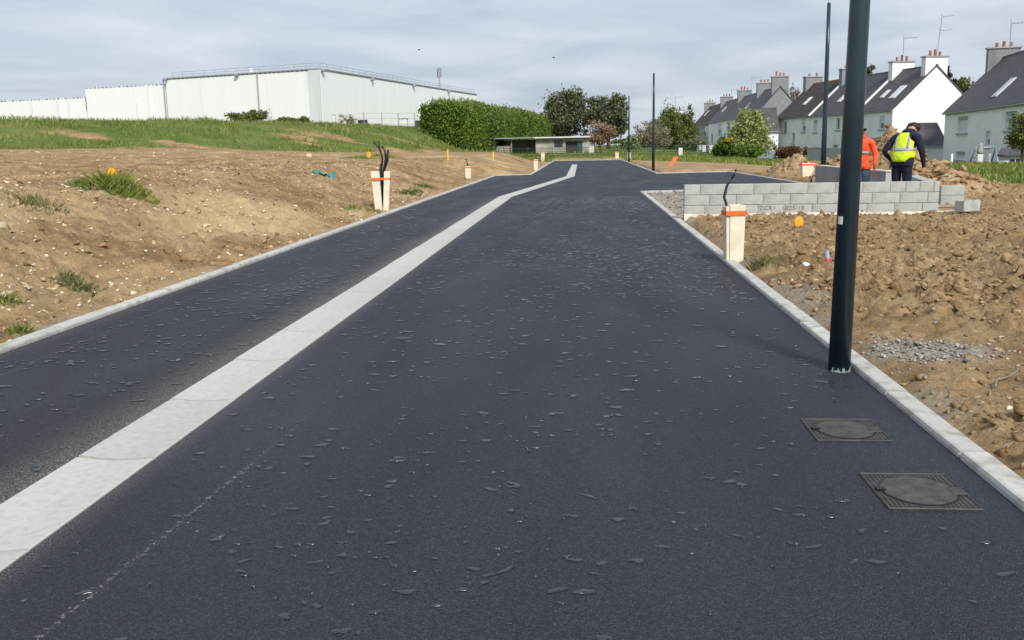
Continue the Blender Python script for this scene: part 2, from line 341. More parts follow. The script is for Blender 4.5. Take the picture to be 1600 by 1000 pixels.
MT['l_dark'] = leaf_mat('dark_leaves', [(.045, .065, .03), (.085, .112, .048), (.14, .165, .08), (.24, .255, .155)])
MT['l_mid'] = leaf_mat('mid_leaves', [(.075, .10, .022), (.14, .17, .042), (.22, .235, .075)])
MT['l_light'] = leaf_mat('light_leaves', [(.14, .19, .04), (.25, .32, .08), (.38, .44, .17), (.52, .56, .32)])
MT['l_blossom'] = leaf_mat('cream_blossom', [(.16, .14, .08), (.26, .22, .14), (.36, .31, .21), (.12, .13, .05)])
MT['l_pink'] = leaf_mat('pink_blossom', [(.14, .08, .05), (.36, .23, .17), (.50, .35, .26), (.10, .10, .04)])
MT['l_white'] = leaf_mat('white_blossom', [(.08, .13, .035), (.14, .20, .05), (.60, .60, .46)])
MT['l_yellow'] = leaf_mat('yellow_blossom', [(.50, .36, .03), (.62, .46, .05)])
MT['l_red'] = leaf_mat('russet_leaves', [(.08, .04, .02), (.16, .07, .035), (.06, .075, .02)])
MT['l_conifer'] = leaf_mat('conifer_needles', [(.012, .024, .012), (.025, .045, .018), (.05, .075, .025)])

# ================================================================== THE SETTING
ROAD = [(-4.48, -8), (-4.48, 44.6), (-2.68, 45.5), (-2.78, 84.2), (3.66, 83.4), (3.74, 43.95), (7.38, 44.75), (7.72, 28.3), (1.76, 27.35), (1.76, -8)]
def road_sd(x, y):                        # signed distance to the road outline, negative inside
    d = np.full(x.shape, 1e9); ins = np.zeros(x.shape, bool); n = len(ROAD)
    for i in range(n):
        ax, ay = ROAD[i]; bx, by = ROAD[(i+1) % n]; ex, ey = bx-ax, by-ay
        t = np.clip(((x-ax)*ex+(y-ay)*ey)/(ex*ex+ey*ey), 0, 1); d = np.minimum(d, np.hypot(x-ax-t*ex, y-ay-t*ey))
        c = ((ay > y) != (by > y)); q = ax+(y-ay)*ex/(ey if abs(ey) > 1e-9 else 1e-9); ins ^= (c & (x < q))
    return np.where(ins, -d, d)
def gbank(x, y): return np.minimum((x+30)*-.717+(y-44)*.697, (x+12.5)*-.807+(y-62)*.59)
def terr(x, y):
    x = np.asarray(x, float); y = np.asarray(y, float)
    xl = -4.6+1.8*S((y-44.4)/1.4); t = xl-x
    hill = S((-(x+7+.05*(y-60)))/9.)
    fl = 1-S((y-70)/16)*(1-hill)
    crest = .80+.22*fbm(x, y, .11, 2, 5)
    zl = (.02+crest*S((t-.05)/(3.4+1.2*vn(x*0+1.3, y*.21, 8)))+.042*np.clip(t-3, 0, 22))*fl
    g = gbank(x, y)
    zl = zl+hill*(2.0*S(g/14)+.018*np.clip(g-14, 0, 90))*np.where(t > 0, 1, 0)*S((y-20)/20)
    zr = .05+.07*S((y-9)/7)-.85*S((y-30)/50)*S((x-8)/18)
    rise_ = .58*S((y-84.6)/8)*(1-S((x-6)/14)); zl = zl+rise_*S((x+14)/6)*np.where(t > 0, 1, 0)
    zr = zr+rise_; encl = (x > 1.9) & (x < 7.4) & (y > 16.7)&(y < 27.5)
    zr = np.where(encl, -.01, zr)
    z = np.where(t > 0, zl, np.where(x > 1.8, zr, .04+rise_))
    s = road_sd(x, y)
    k = S((s-.10)/.22)
    return np.where(s < .10, -.07, -.03+(z+.03)*k)
def hit(u, v):
    d = ray(u, v); ys = np.geomspace(2.5, 400, 6000); zr = EYE+d[2]*ys; zt = terr(d[0]*ys, ys); i = np.argmax(zt >= zr)
    return Vector((d[0]*ys[i], ys[i], float(zt[i])))
def T(x, y): return float(terr(np.array([x]), np.array([y]))[0])
def grass_mask(x, y):
    wob = (fbm(x, y, .22, 4, 21)-.5)
    g = gbank(x, y); left = S((g+wob*9-.2)/1.2)*np.where(x < -2.9, 1, 0)
    bare = S((fbm(x*.45, y*1.25, .33, 4, 31)-.60)/.06)*S((12-g)/7)          # bare earth scars low on the bank
    left = left*(1-bare)
    yl = np.interp(x, [-3, 3.8, 4, 7, 10, 11, 11.8, 13.5, 40], [86, 86, 74, 66, 56, 42, 25.5, 23.8, 22])
    right = S((y-yl+wob*5)/1.2)*np.where(x > -3.2, 1, 0)
    m = np.maximum(left, right)
    far = S((np.hypot(x, y)-150)/20)
    return np.maximum(m, far)
def micro(x, y):
    """clods, ruts and stones worked into the bare soil"""
    R = np.where(x > 0, 1., 0.)
    near = S((60-np.hypot(x, y))/40)
    cl = 1-np.abs(2*fbm(x, y, 2.1, 4, 41, .58)-1)
    cl2 = np.abs(2*fbm(x, y, 4.6, 3, 47, .6)-1)
    patch = S((fbm(x, y, .35, 3, 3)-.34)/.2)
    smooth = 1-.8*S((1.5-np.hypot((x-3.6)/1.0, (y-5.2)/.9))/.7)              # driven-over patch by the lamp post
    cl3 = np.abs(2*fbm(x, y, 11., 3, 49, .6)-1)
    r = ((cl-.72)*.07+(cl2-.2)*.17+(cl3-.2)*.14)*(.4+.6*patch)*smooth
    lump = S((1-np.hypot((x-2.25)/.55, (y-3.6)/.95))/.5); r = r+lump*(.05+.22*(cl2-.2))
    rut = np.sin((y*.9+x*.35)*2.2+3*fbm(x, y, .2, 2, 9))*.02
    l = (fbm(x, y, 1.3, 5, 51, .66)-.5)*.24+(cl2-.22)*.12+(cl3-.2)*.10+rut*S((-x-8)/3)
    gull = np.abs(2*fbm(x*1.2, y*1.2, .45, 3, 61)-1); l = l-.14*S((.12-gull)/.12)*S((-x-4.8)/.8)*S((9+x)/2)
    return np.where(x > 0, r, l)*near

def build_ground():
    def sp(a, b, s): return list(np.linspace(a, b, max(2, int(abs(b-a)/s)+1)))[:-1]
    xs = sorted(set(np.round(sp(-1500, -300, 100)+sp(-300, -100, 12)+sp(-100, -40, 2)+sp(-40, -20, .35)+sp(-20, -12, .13)+sp(-12, -4.45, .045)+sp(-4.45, -2.6, .17)+sp(-2.6, 1.7, .5)
        + sp(1.7, 7.5, .032)+sp(7.5, 12, .07)+sp(12, 22, .18)+sp(22, 60, 1.0)+sp(60, 200, 8)+sp(200, 1500, 100)+[1500], 4)))
    ys = [-60, -25, -10, -3, 0, 1.2]; y = 2.0
    while y < 140: ys.append(y); y += max(.028, .0066*y)
    ys += list(np.geomspace(142, 1800, 40))
    X, Y = np.meshgrid(np.array(xs), np.array(ys)); X0, Y0 = X.ravel(), Y.ravel()
    Z = terr(X0, Y0); gm = grass_mask(X0, Y0); s = road_sd(X0, Y0)
    inside = S((s-.13)/.35)
    encl = (X0 > 1.95) & (X0 < 7.2) & (Y0 > 16.7) & (Y0 < 27.3)
    mi = micro(X0, Y0)*inside*(1-.6*gm); mi = np.where(encl, mi*.45, mi)
    Z = Z+mi
    yb = (1-S((np.abs(Y0-16.3))/.5))*np.where((X0 > 1.9) & (X0 < 7.6), 1, 0); Z = Z*(1-yb)+(.055)*yb      # level under the block wall
    nx, ny = len(xs), len(ys)
    i = np.arange(nx*ny).reshape(ny, nx); Fc = np.stack([i[:-1, :-1], i[:-1, 1:], i[1:, 1:], i[1:, :-1]], -1).reshape(-1, 4)
    me = np_mesh('ground', np.stack([X0, Y0, Z], 1), Fc)
    clay = S((fbm(X0, Y0, .16, 4, 71)-.52)/.14)*np.where(X0 < 0, 1, .1)
    cp = hit(385, 335); clay = np.maximum(clay, S((1.6-np.hypot((X0-cp.x)/1.0, (Y0-cp.y)/2.2))/1.0)); clay = clay*np.where(X0 < 0, S((-3.9-X0)/.6)*S((X0+10)/3), 1)
    gr = np.where(encl, .85, 0); gr = np.maximum(gr, S((1-np.hypot((X0-2.35)/.55, (Y0-6.0)/.42))/.5)*S((fbm(X0, Y0, 1.6, 3, 81)-.3)/.2)*.9)
    gr = np.maximum(gr, S((.42-s)/.25)*np.where(s > 0, 1, 0)*S((fbm(X0, Y0, .9, 3, 91)-.48)/.1)*.6)
    gr = np.maximum(gr, S((.8-np.hypot((X0-2.15)/.5, (Y0-8.2)/1.2))/.5)*.6)
    ca = me.color_attributes.new('mask', 'FLOAT_COLOR', 'POINT')
    ca.data.foreach_set('color', np.stack([gm, clay, gr, np.ones_like(gm)], 1).astype(np.float32).ravel())
    o = link('ground', me, MT['ground'], smooth=True); tag(o, kind='structure'); return o
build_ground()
def terr_m(x, y): return terr(x, y)+micro(x, y)*S((road_sd(x, y)-.13)/.35)*(1-.6*grass_mask(x, y))

# road and footpath: flat sheets either side of the gutter strip
GUT = [(-2.335, -4), (-2.335, 25.8), (-.62, 42.1), (-.655, 67.5)]
def offs(pl, d):                          # polyline moved sideways, mitred
    r = []
    for i, p in enumerate(pl):
        p = Vector(p); a = (p-Vector(pl[i-1])).normalized() if i else None; b = (Vector(pl[i+1])-p).normalized() if i < len(pl)-1 else None
        a = a or b; b = b or a; na, nb = Vector((a.y, -a.x)), Vector((b.y, -b.x)); m_ = (na+nb).normalized(); r.append(p+m_*(d/max(.3, m_.dot(na))))
    return r
gl, gr_ = offs(GUT, -.205), offs(GUT, .205)
mb = MB(); rp = [(p.x, p.y) for p in gr_]
mb.prism([(rp[0][0], -4), *rp[1:], (-.45, 83.9), (3.66, 83.4), (3.74, 43.95), (7.38, 44.75), (7.72, 28.3), (1.76, 27.35), (1.76, -4)], -.055, 0)
tag(part('road', mb, MT['road']), kind='structure')
mb = MB(); lp = [(p.x, p.y) for p in gl]
mb.prism([(lp[0][0], -4), *lp[1:], (-.86, 67.53), (-.45, 67.53), (-.4505, 83.9), (-2.78, 84.2), (-2.68, 45.5), (-4.48, 44.6), (-4.48, -4)], -.055, -.002)
tag(part('footpath', mb, MT['path']), kind='structure')

def runs(name, piece, pl, d0, d1, prof, material, step=1.0, start=0, gap=.011):
    """one row of precast pieces laid along a polyline; every piece is its own mesh"""
    root = bpy.data.objects.new(name, None); COL.objects.link(root); tag(root, kind='structure'); root.location = (pl[0][0], max(pl[0][1], 2), 0)
    A, B = offs(pl, d0), offs(pl, d1)
    for i in range(len(pl)-1):
        Ls = (Vector(pl[i+1])-Vector(pl[i])).length; n = max(1, round(Ls/step))
        for k in range(n):
            t0, t1 = k/n+(gap/Ls if k or i else 0), (k+1)/n-gap/Ls
            mb = MB(); vs = []; jz = random.uniform(-.003, .003); jx = random.uniform(-.003, .003)
            for t in (t0, t1):
                a, b = A[i].lerp(A[i+1], t), B[i].lerp(B[i+1], t)
                for (q, z) in prof: p = a.lerp(b, q); vs.append((p.x+jx, p.y, z+jz))
                vs += [(b.x+jx, b.y, -.13), (a.x+jx, a.y, -.13)]
            m_ = len(prof)+2; fs = [(j, m_+j, m_+(j+1) % m_, (j+1) % m_) for j in range(m_)]+[tuple(range(m_)), tuple(range(2*m_-1, m_-1, -1))]
            if (B[i]-A[i]).cross(A[i+1]-A[i]) < 0: fs = [f[::-1] for f in fs]
            mb.add(vs, [f[::-1] for f in fs]); part(piece, mb, material, root)
    return root
gp = [(0, .006), (.02, .010), (.25, 0), (.5, -.006), (.75, 0), (.98, .010), (1, .006)]
runs('gutter_strip', 'gutter_block', GUT, -.203, .203, gp, MT['concrete'])
kp = [(0, .020), (.06, .035), (.16, .040), (.9, .042), (1, .034)]
runs('kerb_left', 'kerb_stone', [(-4.482, 1), (-4.482, 44.6), (-2.682, 45.5), (-2.782, 84.3)][::-1], 0, .125, kp, MT['kerb'])
runs('kerb_right', 'kerb_stone', [(1.762, -1), (1.762, 27.35), (7.3, 28.2)], 0, .125, kp, MT['kerb'])
runs('kerb_side_street', 'kerb_stone', [(7.72, 28.8), (7.38, 44.75), (3.742, 43.95), (3.662, 83.4), (-2.7, 84.2)][::-1], 0, .125, kp, MT['kerb'])

# rain beads and small puddles on the asphalt
def beads():
    V = []; Fc = []; b = 0; n = 0
    while n < 11500:
        y = 2.3+23*random.random()**.95; x = random.uniform(-4.3, 1.6)
        gx = np.interp(y, [0, 25.8, 42], [-2.335, -2.335, -.62])
        if (y < 5 and random.random() < .5) or abs(x-gx) < .28 or (x > 1.1 and 3.3 < y < 4.8): continue
        dens = float(fbm(np.array([x]), np.array([y]), .55, 3, 101)[0]); dens2 = float(fbm(np.array([x]), np.array([y]), 2.5, 2, 103)[0])
        lim = .25+(1.1 if x > -1.1 else .3)*S(np.array([(dens-.36)/.2]))[0]
        if random.random() > lim*(.4+.9*dens2): continue
        n += 1
        r = .0035+.0115*random.random()**2.4+.0009*y*random.random()**2
        if random.random() < .015: r *= 1.6
        st = random.uniform(1.1, 2.8); an = random.gauss(0.1, .35); k = 12; h = min(.0030, .0012+r*.08)
        ph = [random.uniform(0, 6.28) for _ in range(3)]
        base = []
        for j in range(k):
            q = 2*math.pi*j/k; rr = r*(1+.28*math.sin(2*q+ph[0])+.24*math.sin(3*q+ph[1])+.12*math.sin(5*q+ph[2]))
            base.append((rr*math.cos(q)*st, rr*math.sin(q)))
        ca, sa = math.cos(an), math.sin(an)
        for s_, z in ((1, .0002), (.90, h*.85), (.78, h)):
            for (px, py) in base: V.append((x+(px*ca-py*sa)*s_, y+(px*sa+py*ca)*s_, .0015+z))
        V.append((x, y, .0015+h))
        for l in range(2):
            for j in range(k): Fc.append((b+l*k+j, b+l*k+(j+1) % k, b+(l+1)*k+(j+1) % k, b+(l+1)*k+j))
        for j in range(k): Fc.append((b+2*k+j, b+2*k+(j+1) % k, b+3*k, b+3*k))
        b += 3*k+1
    me = bpy.data.meshes.new('rain_beads'); me.from_pydata(V, [], [f if f[2] != f[3] else f[:3] for f in Fc]); me.update()
    o = link('rain_beads', me, MT['water'], smooth=True); tag(o, 'scattered rain beads and small puddles on the dark asphalt', 'rainwater', kind='stuff')
beads()

# ------------------------------------------------------------------ stones and clods
def ico_lumps(pts, name, mt, flat=.6, sub=1):
    """many small lumps, each an uneven low ball, joined into one mesh"""
    bm = bmesh.new(); bmesh.ops.create_icosphere(bm, subdivisions=sub, radius=1); bv = np.array([v.co[:] for v in bm.verts]); bf = np.array([[v.index for v in f.verts] for f in bm.faces]); bm.free()
    n = len(pts); k = len(bv); pts = np.array(pts)
    dirs = rng.normal(size=(n, 6, 3)); dirs /= np.linalg.norm(dirs, axis=2, keepdims=True)
    w_ = rng.uniform(-.5, .5, (n, 6)); dsp = 1+np.einsum('nij,kj,ni->nk', dirs, bv, w_)+rng.uniform(-.30, .30, (n, k))
    V = bv[None]*dsp[..., None]*np.stack([rng.uniform(.7, 1.4, n), rng.uniform(.7, 1.3, n), rng.uniform(.4, .9, n)*flat/.6], 1)[:, None, :]
    a = rng.uniform(0, 6.28, n); tl = rng.normal(0, .35, n)
    c, s_ = np.cos(tl)[:, None], np.sin(tl)[:, None]; y_, z_ = V[..., 1]*c-V[..., 2]*s_, V[..., 1]*s_+V[..., 2]*c; V[..., 1], V[..., 2] = y_, z_
    c, s_ = np.cos(a)[:, None], np.sin(a)[:, None]; x_, y_ = V[..., 0]*c-V[..., 1]*s_, V[..., 0]*s_+V[..., 1]*c; V[..., 0], V[..., 1] = x_, y_
    for _ in range(5):
        dr = rng.normal(size=(n, 3)); dr /= np.linalg.norm(dr, axis=1, keepdims=True); pr = np.einsum('nkj,nj->nk', V, dr); V = V-dr[:, None, :]*np.clip(pr-rng.uniform(.2, .5, (n, 1)), 0, 9)[..., None]
    V = V*1.25
    V = V*pts[:, 3][:, None, None]+pts[:, :3][:, None, :]
    Fc = (bf[None]+(np.arange(n)*k)[:, None, None]).reshape(-1, 3)
    return np_mesh(name, V.reshape(-1, 3), Fc)
def scatter(n, box, size, dens=None, power=2.2):
    x0, x1, y0, y1 = box; k = int(n*6); yy = y0+(y1-y0)*rng.random(k)**1.6; xx = rng.uniform(x0, x1, k)
    ok = (road_sd(xx, yy) > .2) & (grass_mask(xx, yy) < .4)
    if dens is not None: ok &= rng.random(k) < dens(xx, yy)
    xx, yy = xx[ok][:n], yy[ok][:n]; s_ = size[0]+(size[1]-size[0])*rng.random(len(xx))**power
    return np.stack([xx, yy, terr_m(xx, yy)-s_*.05, s_], 1)
def clod_mat():
    m, t, b = base_mat('soil_clods'); L = t.links.new; b.inputs['Roughness'].default_value = .97; b.inputs['Specular IOR Level'].default_value = .1
    g = N(t, 'ShaderNodeNewGeometry'); rp = N(t, 'ShaderNodeValToRGB'); L(g.outputs['Random Per Island'], rp.inputs[0]); e = rp.color_ramp.elements; e[0].color = (.225, .148, .076, 1); e[1].color = (.44, .32, .185, 1)
    co = N(t, 'ShaderNodeTexCoord').outputs['Object']; nz = N(t, 'ShaderNodeTexNoise'); nz.inputs['Scale'].default_value = 26; nz.inputs['Detail'].default_value = 6; nz.inputs['Roughness'].default_value = .7; L(co, nz.inputs['Vector'])
    r2 = N(t, 'ShaderNodeValToRGB'); r2.color_ramp.elements[0].position = .3; r2.color_ramp.elements[1].position = .7; r2.color_ramp.elements[0].color = (.6, .57, .54, 1); r2.color_ramp.elements[1].color = (1.3, 1.28, 1.24, 1); L(nz.outputs[0], r2.inputs[0])
    mm = N(t, 'ShaderNodeMix', data_type='RGBA', blend_type='MULTIPLY'); mm.inputs[0].default_value = 1; L(rp.outputs[0], mm.inputs[6]); L(r2.outputs[0], mm.inputs[7]); L(mm.outputs[2], b.inputs['Base Color'])
    bp = N(t, 'ShaderNodeBump'); bp.inputs['Strength'].default_value = .9; bp.inputs['Distance'].default_value = .02; L(nz.outputs[0], bp.inputs['Height']); L(bp.outputs[0], b.inputs['Normal']); return m
MT['clod'] = clod_mat()
MT['chip'] = leaf_mat('stone_chips', [(.38, .28, .16), (.52, .41, .25), (.66, .56, .40), (.72, .66, .53)], 0)
MT['grit'] = leaf_mat('grey_grit', [(.14, .13, .11), (.28, .265, .23), (.44, .42, .37)], 0)
cl = np.concatenate([scatter(14000, (1.95, 9, 2.2, 16), (.006, .042), lambda x, y: S((fbm(x, y, .6, 3, 111)-.3)/.25)),
                     scatter(420, (1.95, 2.9, 2.3, 4.6), (.012, .075)), scatter(2200, (3, 12, 8, 30), (.02, .085), lambda x, y: ~((x < 7.3) & (y > 16.3)))])
tag(link('soil_clods', ico_lumps(cl, 'soil_clods', None), MT['clod']), 'loose brown clods turned up over the bare plot right of the road', 'clods', kind='stuff')
ch = np.concatenate([scatter(12000, (-11, -4.6, 4.5, 30), (.004, .042), lambda x, y: .25+.75*S((fbm(x, y, .5, 3, 121)-.4)/.2), 3.2), scatter(2600, (-26, -7, 8, 50), (.01, .07), None, 3.5),
                     scatter(900, (1.95, 9, 2.4, 16), (.005, .03), None, 3.)])
tag(link('stone_chips', ico_lumps(ch, 'stone_chips', None, .42), MT['chip']), 'pale stone chips strewn over the bare earth', 'stones', kind='stuff')
cl2 = scatter(4500, (-11, -4.6, 4.5, 40), (.006, .055), None, 2.6)
tag(link('earth_crumbs', ico_lumps(cl2, 'earth_crumbs', None), MT['clod']), 'brown earth crumbs on the bank left of the footpath', 'clods', kind='stuff')
k = 800; gx = rng.normal(2.3, .22, k); gy = rng.normal(6.0, .25, k); gs = .004+.016*rng.random(k)**2
k2 = 2200; gx2 = rng.uniform(1.95, 6.9, k2); gy2 = rng.uniform(16.8, 27, k2); gs2 = rng.uniform(.012, .045, k2)
gx, gy, gs = np.concatenate([gx, gx2]), np.concatenate([gy, gy2]), np.concatenate([gs, gs2]); ok = road_sd(gx, gy) > .2; gx, gy, gs = gx[ok], gy[ok], gs[ok]
tag(link('grey_gravel', ico_lumps(np.stack([gx, gy, terr_m(gx, gy)+.004, gs], 1), 'grey_gravel', None, .5), MT['grit']), 'grey gravel spilled beside the lamp post and behind the kerb', 'gravel', kind='stuff')
STN = [(92, 296, .17), (107, 297, .15), (42, 462, .2), (58, 465, .12), (72, 486, .13), (283, 276, .3), (10, 465, .2), (2, 328, .14), (320, 342, .22), (150, 415, .17), (5, 360, .2), (240, 380, .13), (482, 245, .3), (1572, 695, .075)]
for i, (u, v, r) in enumerate(STN):
    p = hit(u, v); me = ico_lumps([(0, 0, 0, r*.5)], 'stone', None, .32, 2); o = link('stone', me, MT['stone'], loc=(p.x, p.y, float(terr_m(np.array([p.x]), np.array([p.y]))[0])-r*.02))
    tag(o, ['flat pale stone just left of the thick grass tuft', 'pale slab stone touching the left edge of the thick grass tuft', 'largest flat stone low on the slope left of the yellowish tuft', 'small stone right beside the largest flat one low on the slope', 'small flat stone nearest the footpath kerb below the yellowish tuft', 'pale stone on the field right of the thick grass tuft', 'flat stone cut by the left edge of the picture, low on the slope', 'pale stone at the left picture edge, level with the thick grass tuft', 'flat stone at the edge of the yellow clay patch', 'pale stone above the yellowish tuft on the slope', 'whitish stone at the left picture edge, halfway up the slope', 'small pale stone midway between the thick tuft and the footpath kerb', 'pale stone on the field left of the teal sheet', 'rounded pale stone among clods behind the right kerb'][i], 'stone', 'loose stones on the bare earth')

# ------------------------------------------------------------------ grass
def blades(name, x, y, h, wd, mt, label, lean=.35, zoff=0):
    n = len(x); z = terr_m(x, y)-.02+zoff; a = rng.uniform(0, 6.283, n); l = rng.normal(0, lean, (n, 2))*h[:, None]
    dx_, dy_ = np.cos(a)*wd/2, np.sin(a)*wd/2
    V = np.stack([np.stack([x-dx_, y-dy_, z], 1), np.stack([x+dx_, y+dy_, z], 1), np.stack([x+l[:, 0]*.45+dx_*.7, y+l[:, 1]*.45+dy_*.7, z+h*.6], 1), np.stack([x+l[:, 0], y+l[:, 1], z+h], 1)], 1).reshape(-1, 3)
    Fc = np.arange(n*4).reshape(-1, 4)
    o = link(name, np_mesh(name, V, Fc), mt); tag(o, label, 'grass', kind='stuff'); return o
def field(n, box, ypow=1.5):
    x0, x1, y0, y1 = box; yy = y0+(y1-y0)*rng.random(n)**ypow; xx = rng.uniform(x0, x1, n); m_ = rng.random(n) < grass_mask(xx, yy)*(.35+.9*fbm(xx, yy, .3, 3, 131)); return xx[m_], yy[m_]
xx, yy = field(200000, (-75, -3, 28, 120)); hh = rng.uniform(.06, .22, len(xx))*(.35+1.9*S((fbm(xx, yy, .5, 3, 141)-.35)/.4))
blades('bank_grass', xx, yy, hh, rng.uniform(.02, .07, len(xx)), MT['grass'], 'green grass covering the bank below the white warehouse')
xx, yy = field(26000, (-60, -3, 28, 100)); hh = rng.uniform(.10, .32, len(xx)); blades('dry_bank_grass', xx, yy, hh, rng.uniform(.02, .06, len(xx)), MT['grass_dry'], 'dry straw-coloured grass stems scattered over the green bank')
xx, yy = field(60000, (-14, 30, 45, 110)); hh = rng.uniform(.12, .34, len(xx))
blades('meadow_grass', xx, yy, hh, rng.uniform(.03, .08, len(xx)), MT['grass'], 'green grass beyond the end of the road')
xx, yy = field(46000, (10.5, 45, 22, 75)); hh = rng.uniform(.12, .36, len(xx))
blades('garden_side_grass', xx, yy, hh, rng.uniform(.02, .05, len(xx)), MT['grass'], 'bright green grass between the bare plot and the house gardens')
TUFT = [(176, 296, .62, 3000, .22), (122, 452, .24, 700, .09), (112, 440, .16, 300, .11), (50, 318, .5, 380, .16), (338, 250, .2, 1, .1), (8, 480, .14, 300, .1), (30, 520, .12, 200, .08), (640, 305, .35, 600, .16), (665, 290, .4, 500, .15), (560, 248, .8, 900, .16), (595, 245, .9, 900, .16), (648, 300, .25, 300, .16), (1185, 418, .25, 350, .14), (548, 330, .2, 150, .1), (576, 332, .25, 250, .12), (1420, 321, .3, 150, .12)]
for i, (u, v, r, n, h) in enumerate(TUFT):
    p = hit(u, v); q = rng.random(n)**.6*r; a = rng.uniform(0, 6.28, n); x_, y_ = p.x+q*np.cos(a)*1.25, p.y+q*np.sin(a)*.8
    ok = road_sd(x_, y_) > .16; x_, y_, q = x_[ok], y_[ok], q[ok]
    if len(x_) < 5: continue
    names = {0: 'thick green tuft of grass around an orange marker on the bank', 1: 'short yellowish grass tuft on the stony slope beside the footpath', 12: 'weedy green tuft behind the cream cable box at the right kerb'}
    blades('grass_tuft', x_, y_, (h*(1.15-q/r)*rng.uniform(.5, 1.2, len(q)))+.03, rng.uniform(.006, .014, len(q))*(1 if p.y < 18 else 2.2), MT['grass'] if i not in (1, 2, 3, 12) else MT['grass_dry'], names.get(i, 'small grass tuft on the bare earth'), .5)

# ================================================================== STREET FURNITURE
def lamp_post(base, h, r0, r1, label, detail):
    t = thing('lamp_post', label, 'lamp post', base, 'dark lamp posts along the road')
    bx, by, bz = base
    n = 14; part('shaft', MB().tube([(bx, by, bz-.02), (bx, by, bz+h*.35), (bx, by, bz+h*.7), (bx, by, bz+h)], [r0, r0+(r1-r0)*.35, r0+(r1-r0)*.7, r1], 32), MT['steel_dark'], t, True)
    part('top_spigot', MB().tube([(bx, by, bz+h), (bx, by, bz+h+.05)], [r1*.6, r1*.55], 16), MT['galv'], t, True)
    if detail:
        # access door: a curved plate standing a little off the shaft, facing the camera's left
        def plate(name, z0, z1, a0, a1, off, m_, par, k=10):
            mb = MB(); vs = []
            for z in (z0, z1):
                rr = r0+(r1-r0)*(z-bz)/h+off
                for j in range(k+1): a = a0+(a1-a0)*j/k; vs.append((bx+rr*math.cos(a), by+rr*math.sin(a), z))
                for j in range(k+1): a = a0+(a1-a0)*j/k; vs.append((bx+(rr-off-.002)*math.cos(a), by+(rr-off-.002)*math.sin(a), z))
            m1 = k+1; fs = []
            for j in range(k): fs += [(j, j+1, 2*m1+j+1, 2*m1+j), (j, m1+j, m1+j+1, j+1), (2*m1+j, 2*m1+j+1, 3*m1+j+1, 3*m1+j)]
            fs += [(0, 2*m1, 3*m1, m1), (k, m1+k, 3*m1+k, 2*m1+k)]
            mb.add(vs, fs); return part(name, mb, m_, par)
        d = math.radians
        for (a0, a1, za, zb2) in ((175, 176.5, .42, .90), (236, 237.5, .42, .90), (176.5, 236, .897, .90), (176.5, 236, .42, .423)):
            plate('door_seam', bz+za, bz+zb2, d(a0), d(a1), .0006, MT['black_plastic'], t, 2 if a1-a0 < 5 else 24)
        plate('door_lock', bz+.82, bz+.845, d(200), d(208), .004, MT['black_plastic'], t, 3)
        plate('sticker', bz+.965, bz+1.015, d(196), d(228), .002, MT['white_paint'], t, 6)
        # cement splashes round the foot
        for k in range(22):
            a = d(205)+d(130)*k/22; z0 = bz+.0; z1 = bz+.006+.03*random.random()**2.5
            plate('cement_splash', z0, z1, a, a+d(random.uniform(3, 6.5)), .0015+.0008*(k % 3), MT['splash'], t, 1)
    return t
p = P(1311, 578); lamp_post((p.x, p.y, 0), 5.4, .070, .048, 'nearest dark blue-grey lamp post with a white sticker, at the right kerb', True).rotation_euler.y = .016
p = D(1285, 296, 26.6); lamp_post((p.x, p.y, .0), 5.4, .08, .05, 'tall dark lamp post rising behind the block wall beside the soil heap', False)
p = P(1012, 268); lamp_post((p.x+.30, p.y, .0), 5.15, .08, .05, 'slim dark lamp post at the corner of the side street', False)
p = P(977, 253); lamp_post((p.x+.30, p.y, .0), 5.4, .08, .05, 'farthest lamp post, thin and dark, near the end of the road', False)

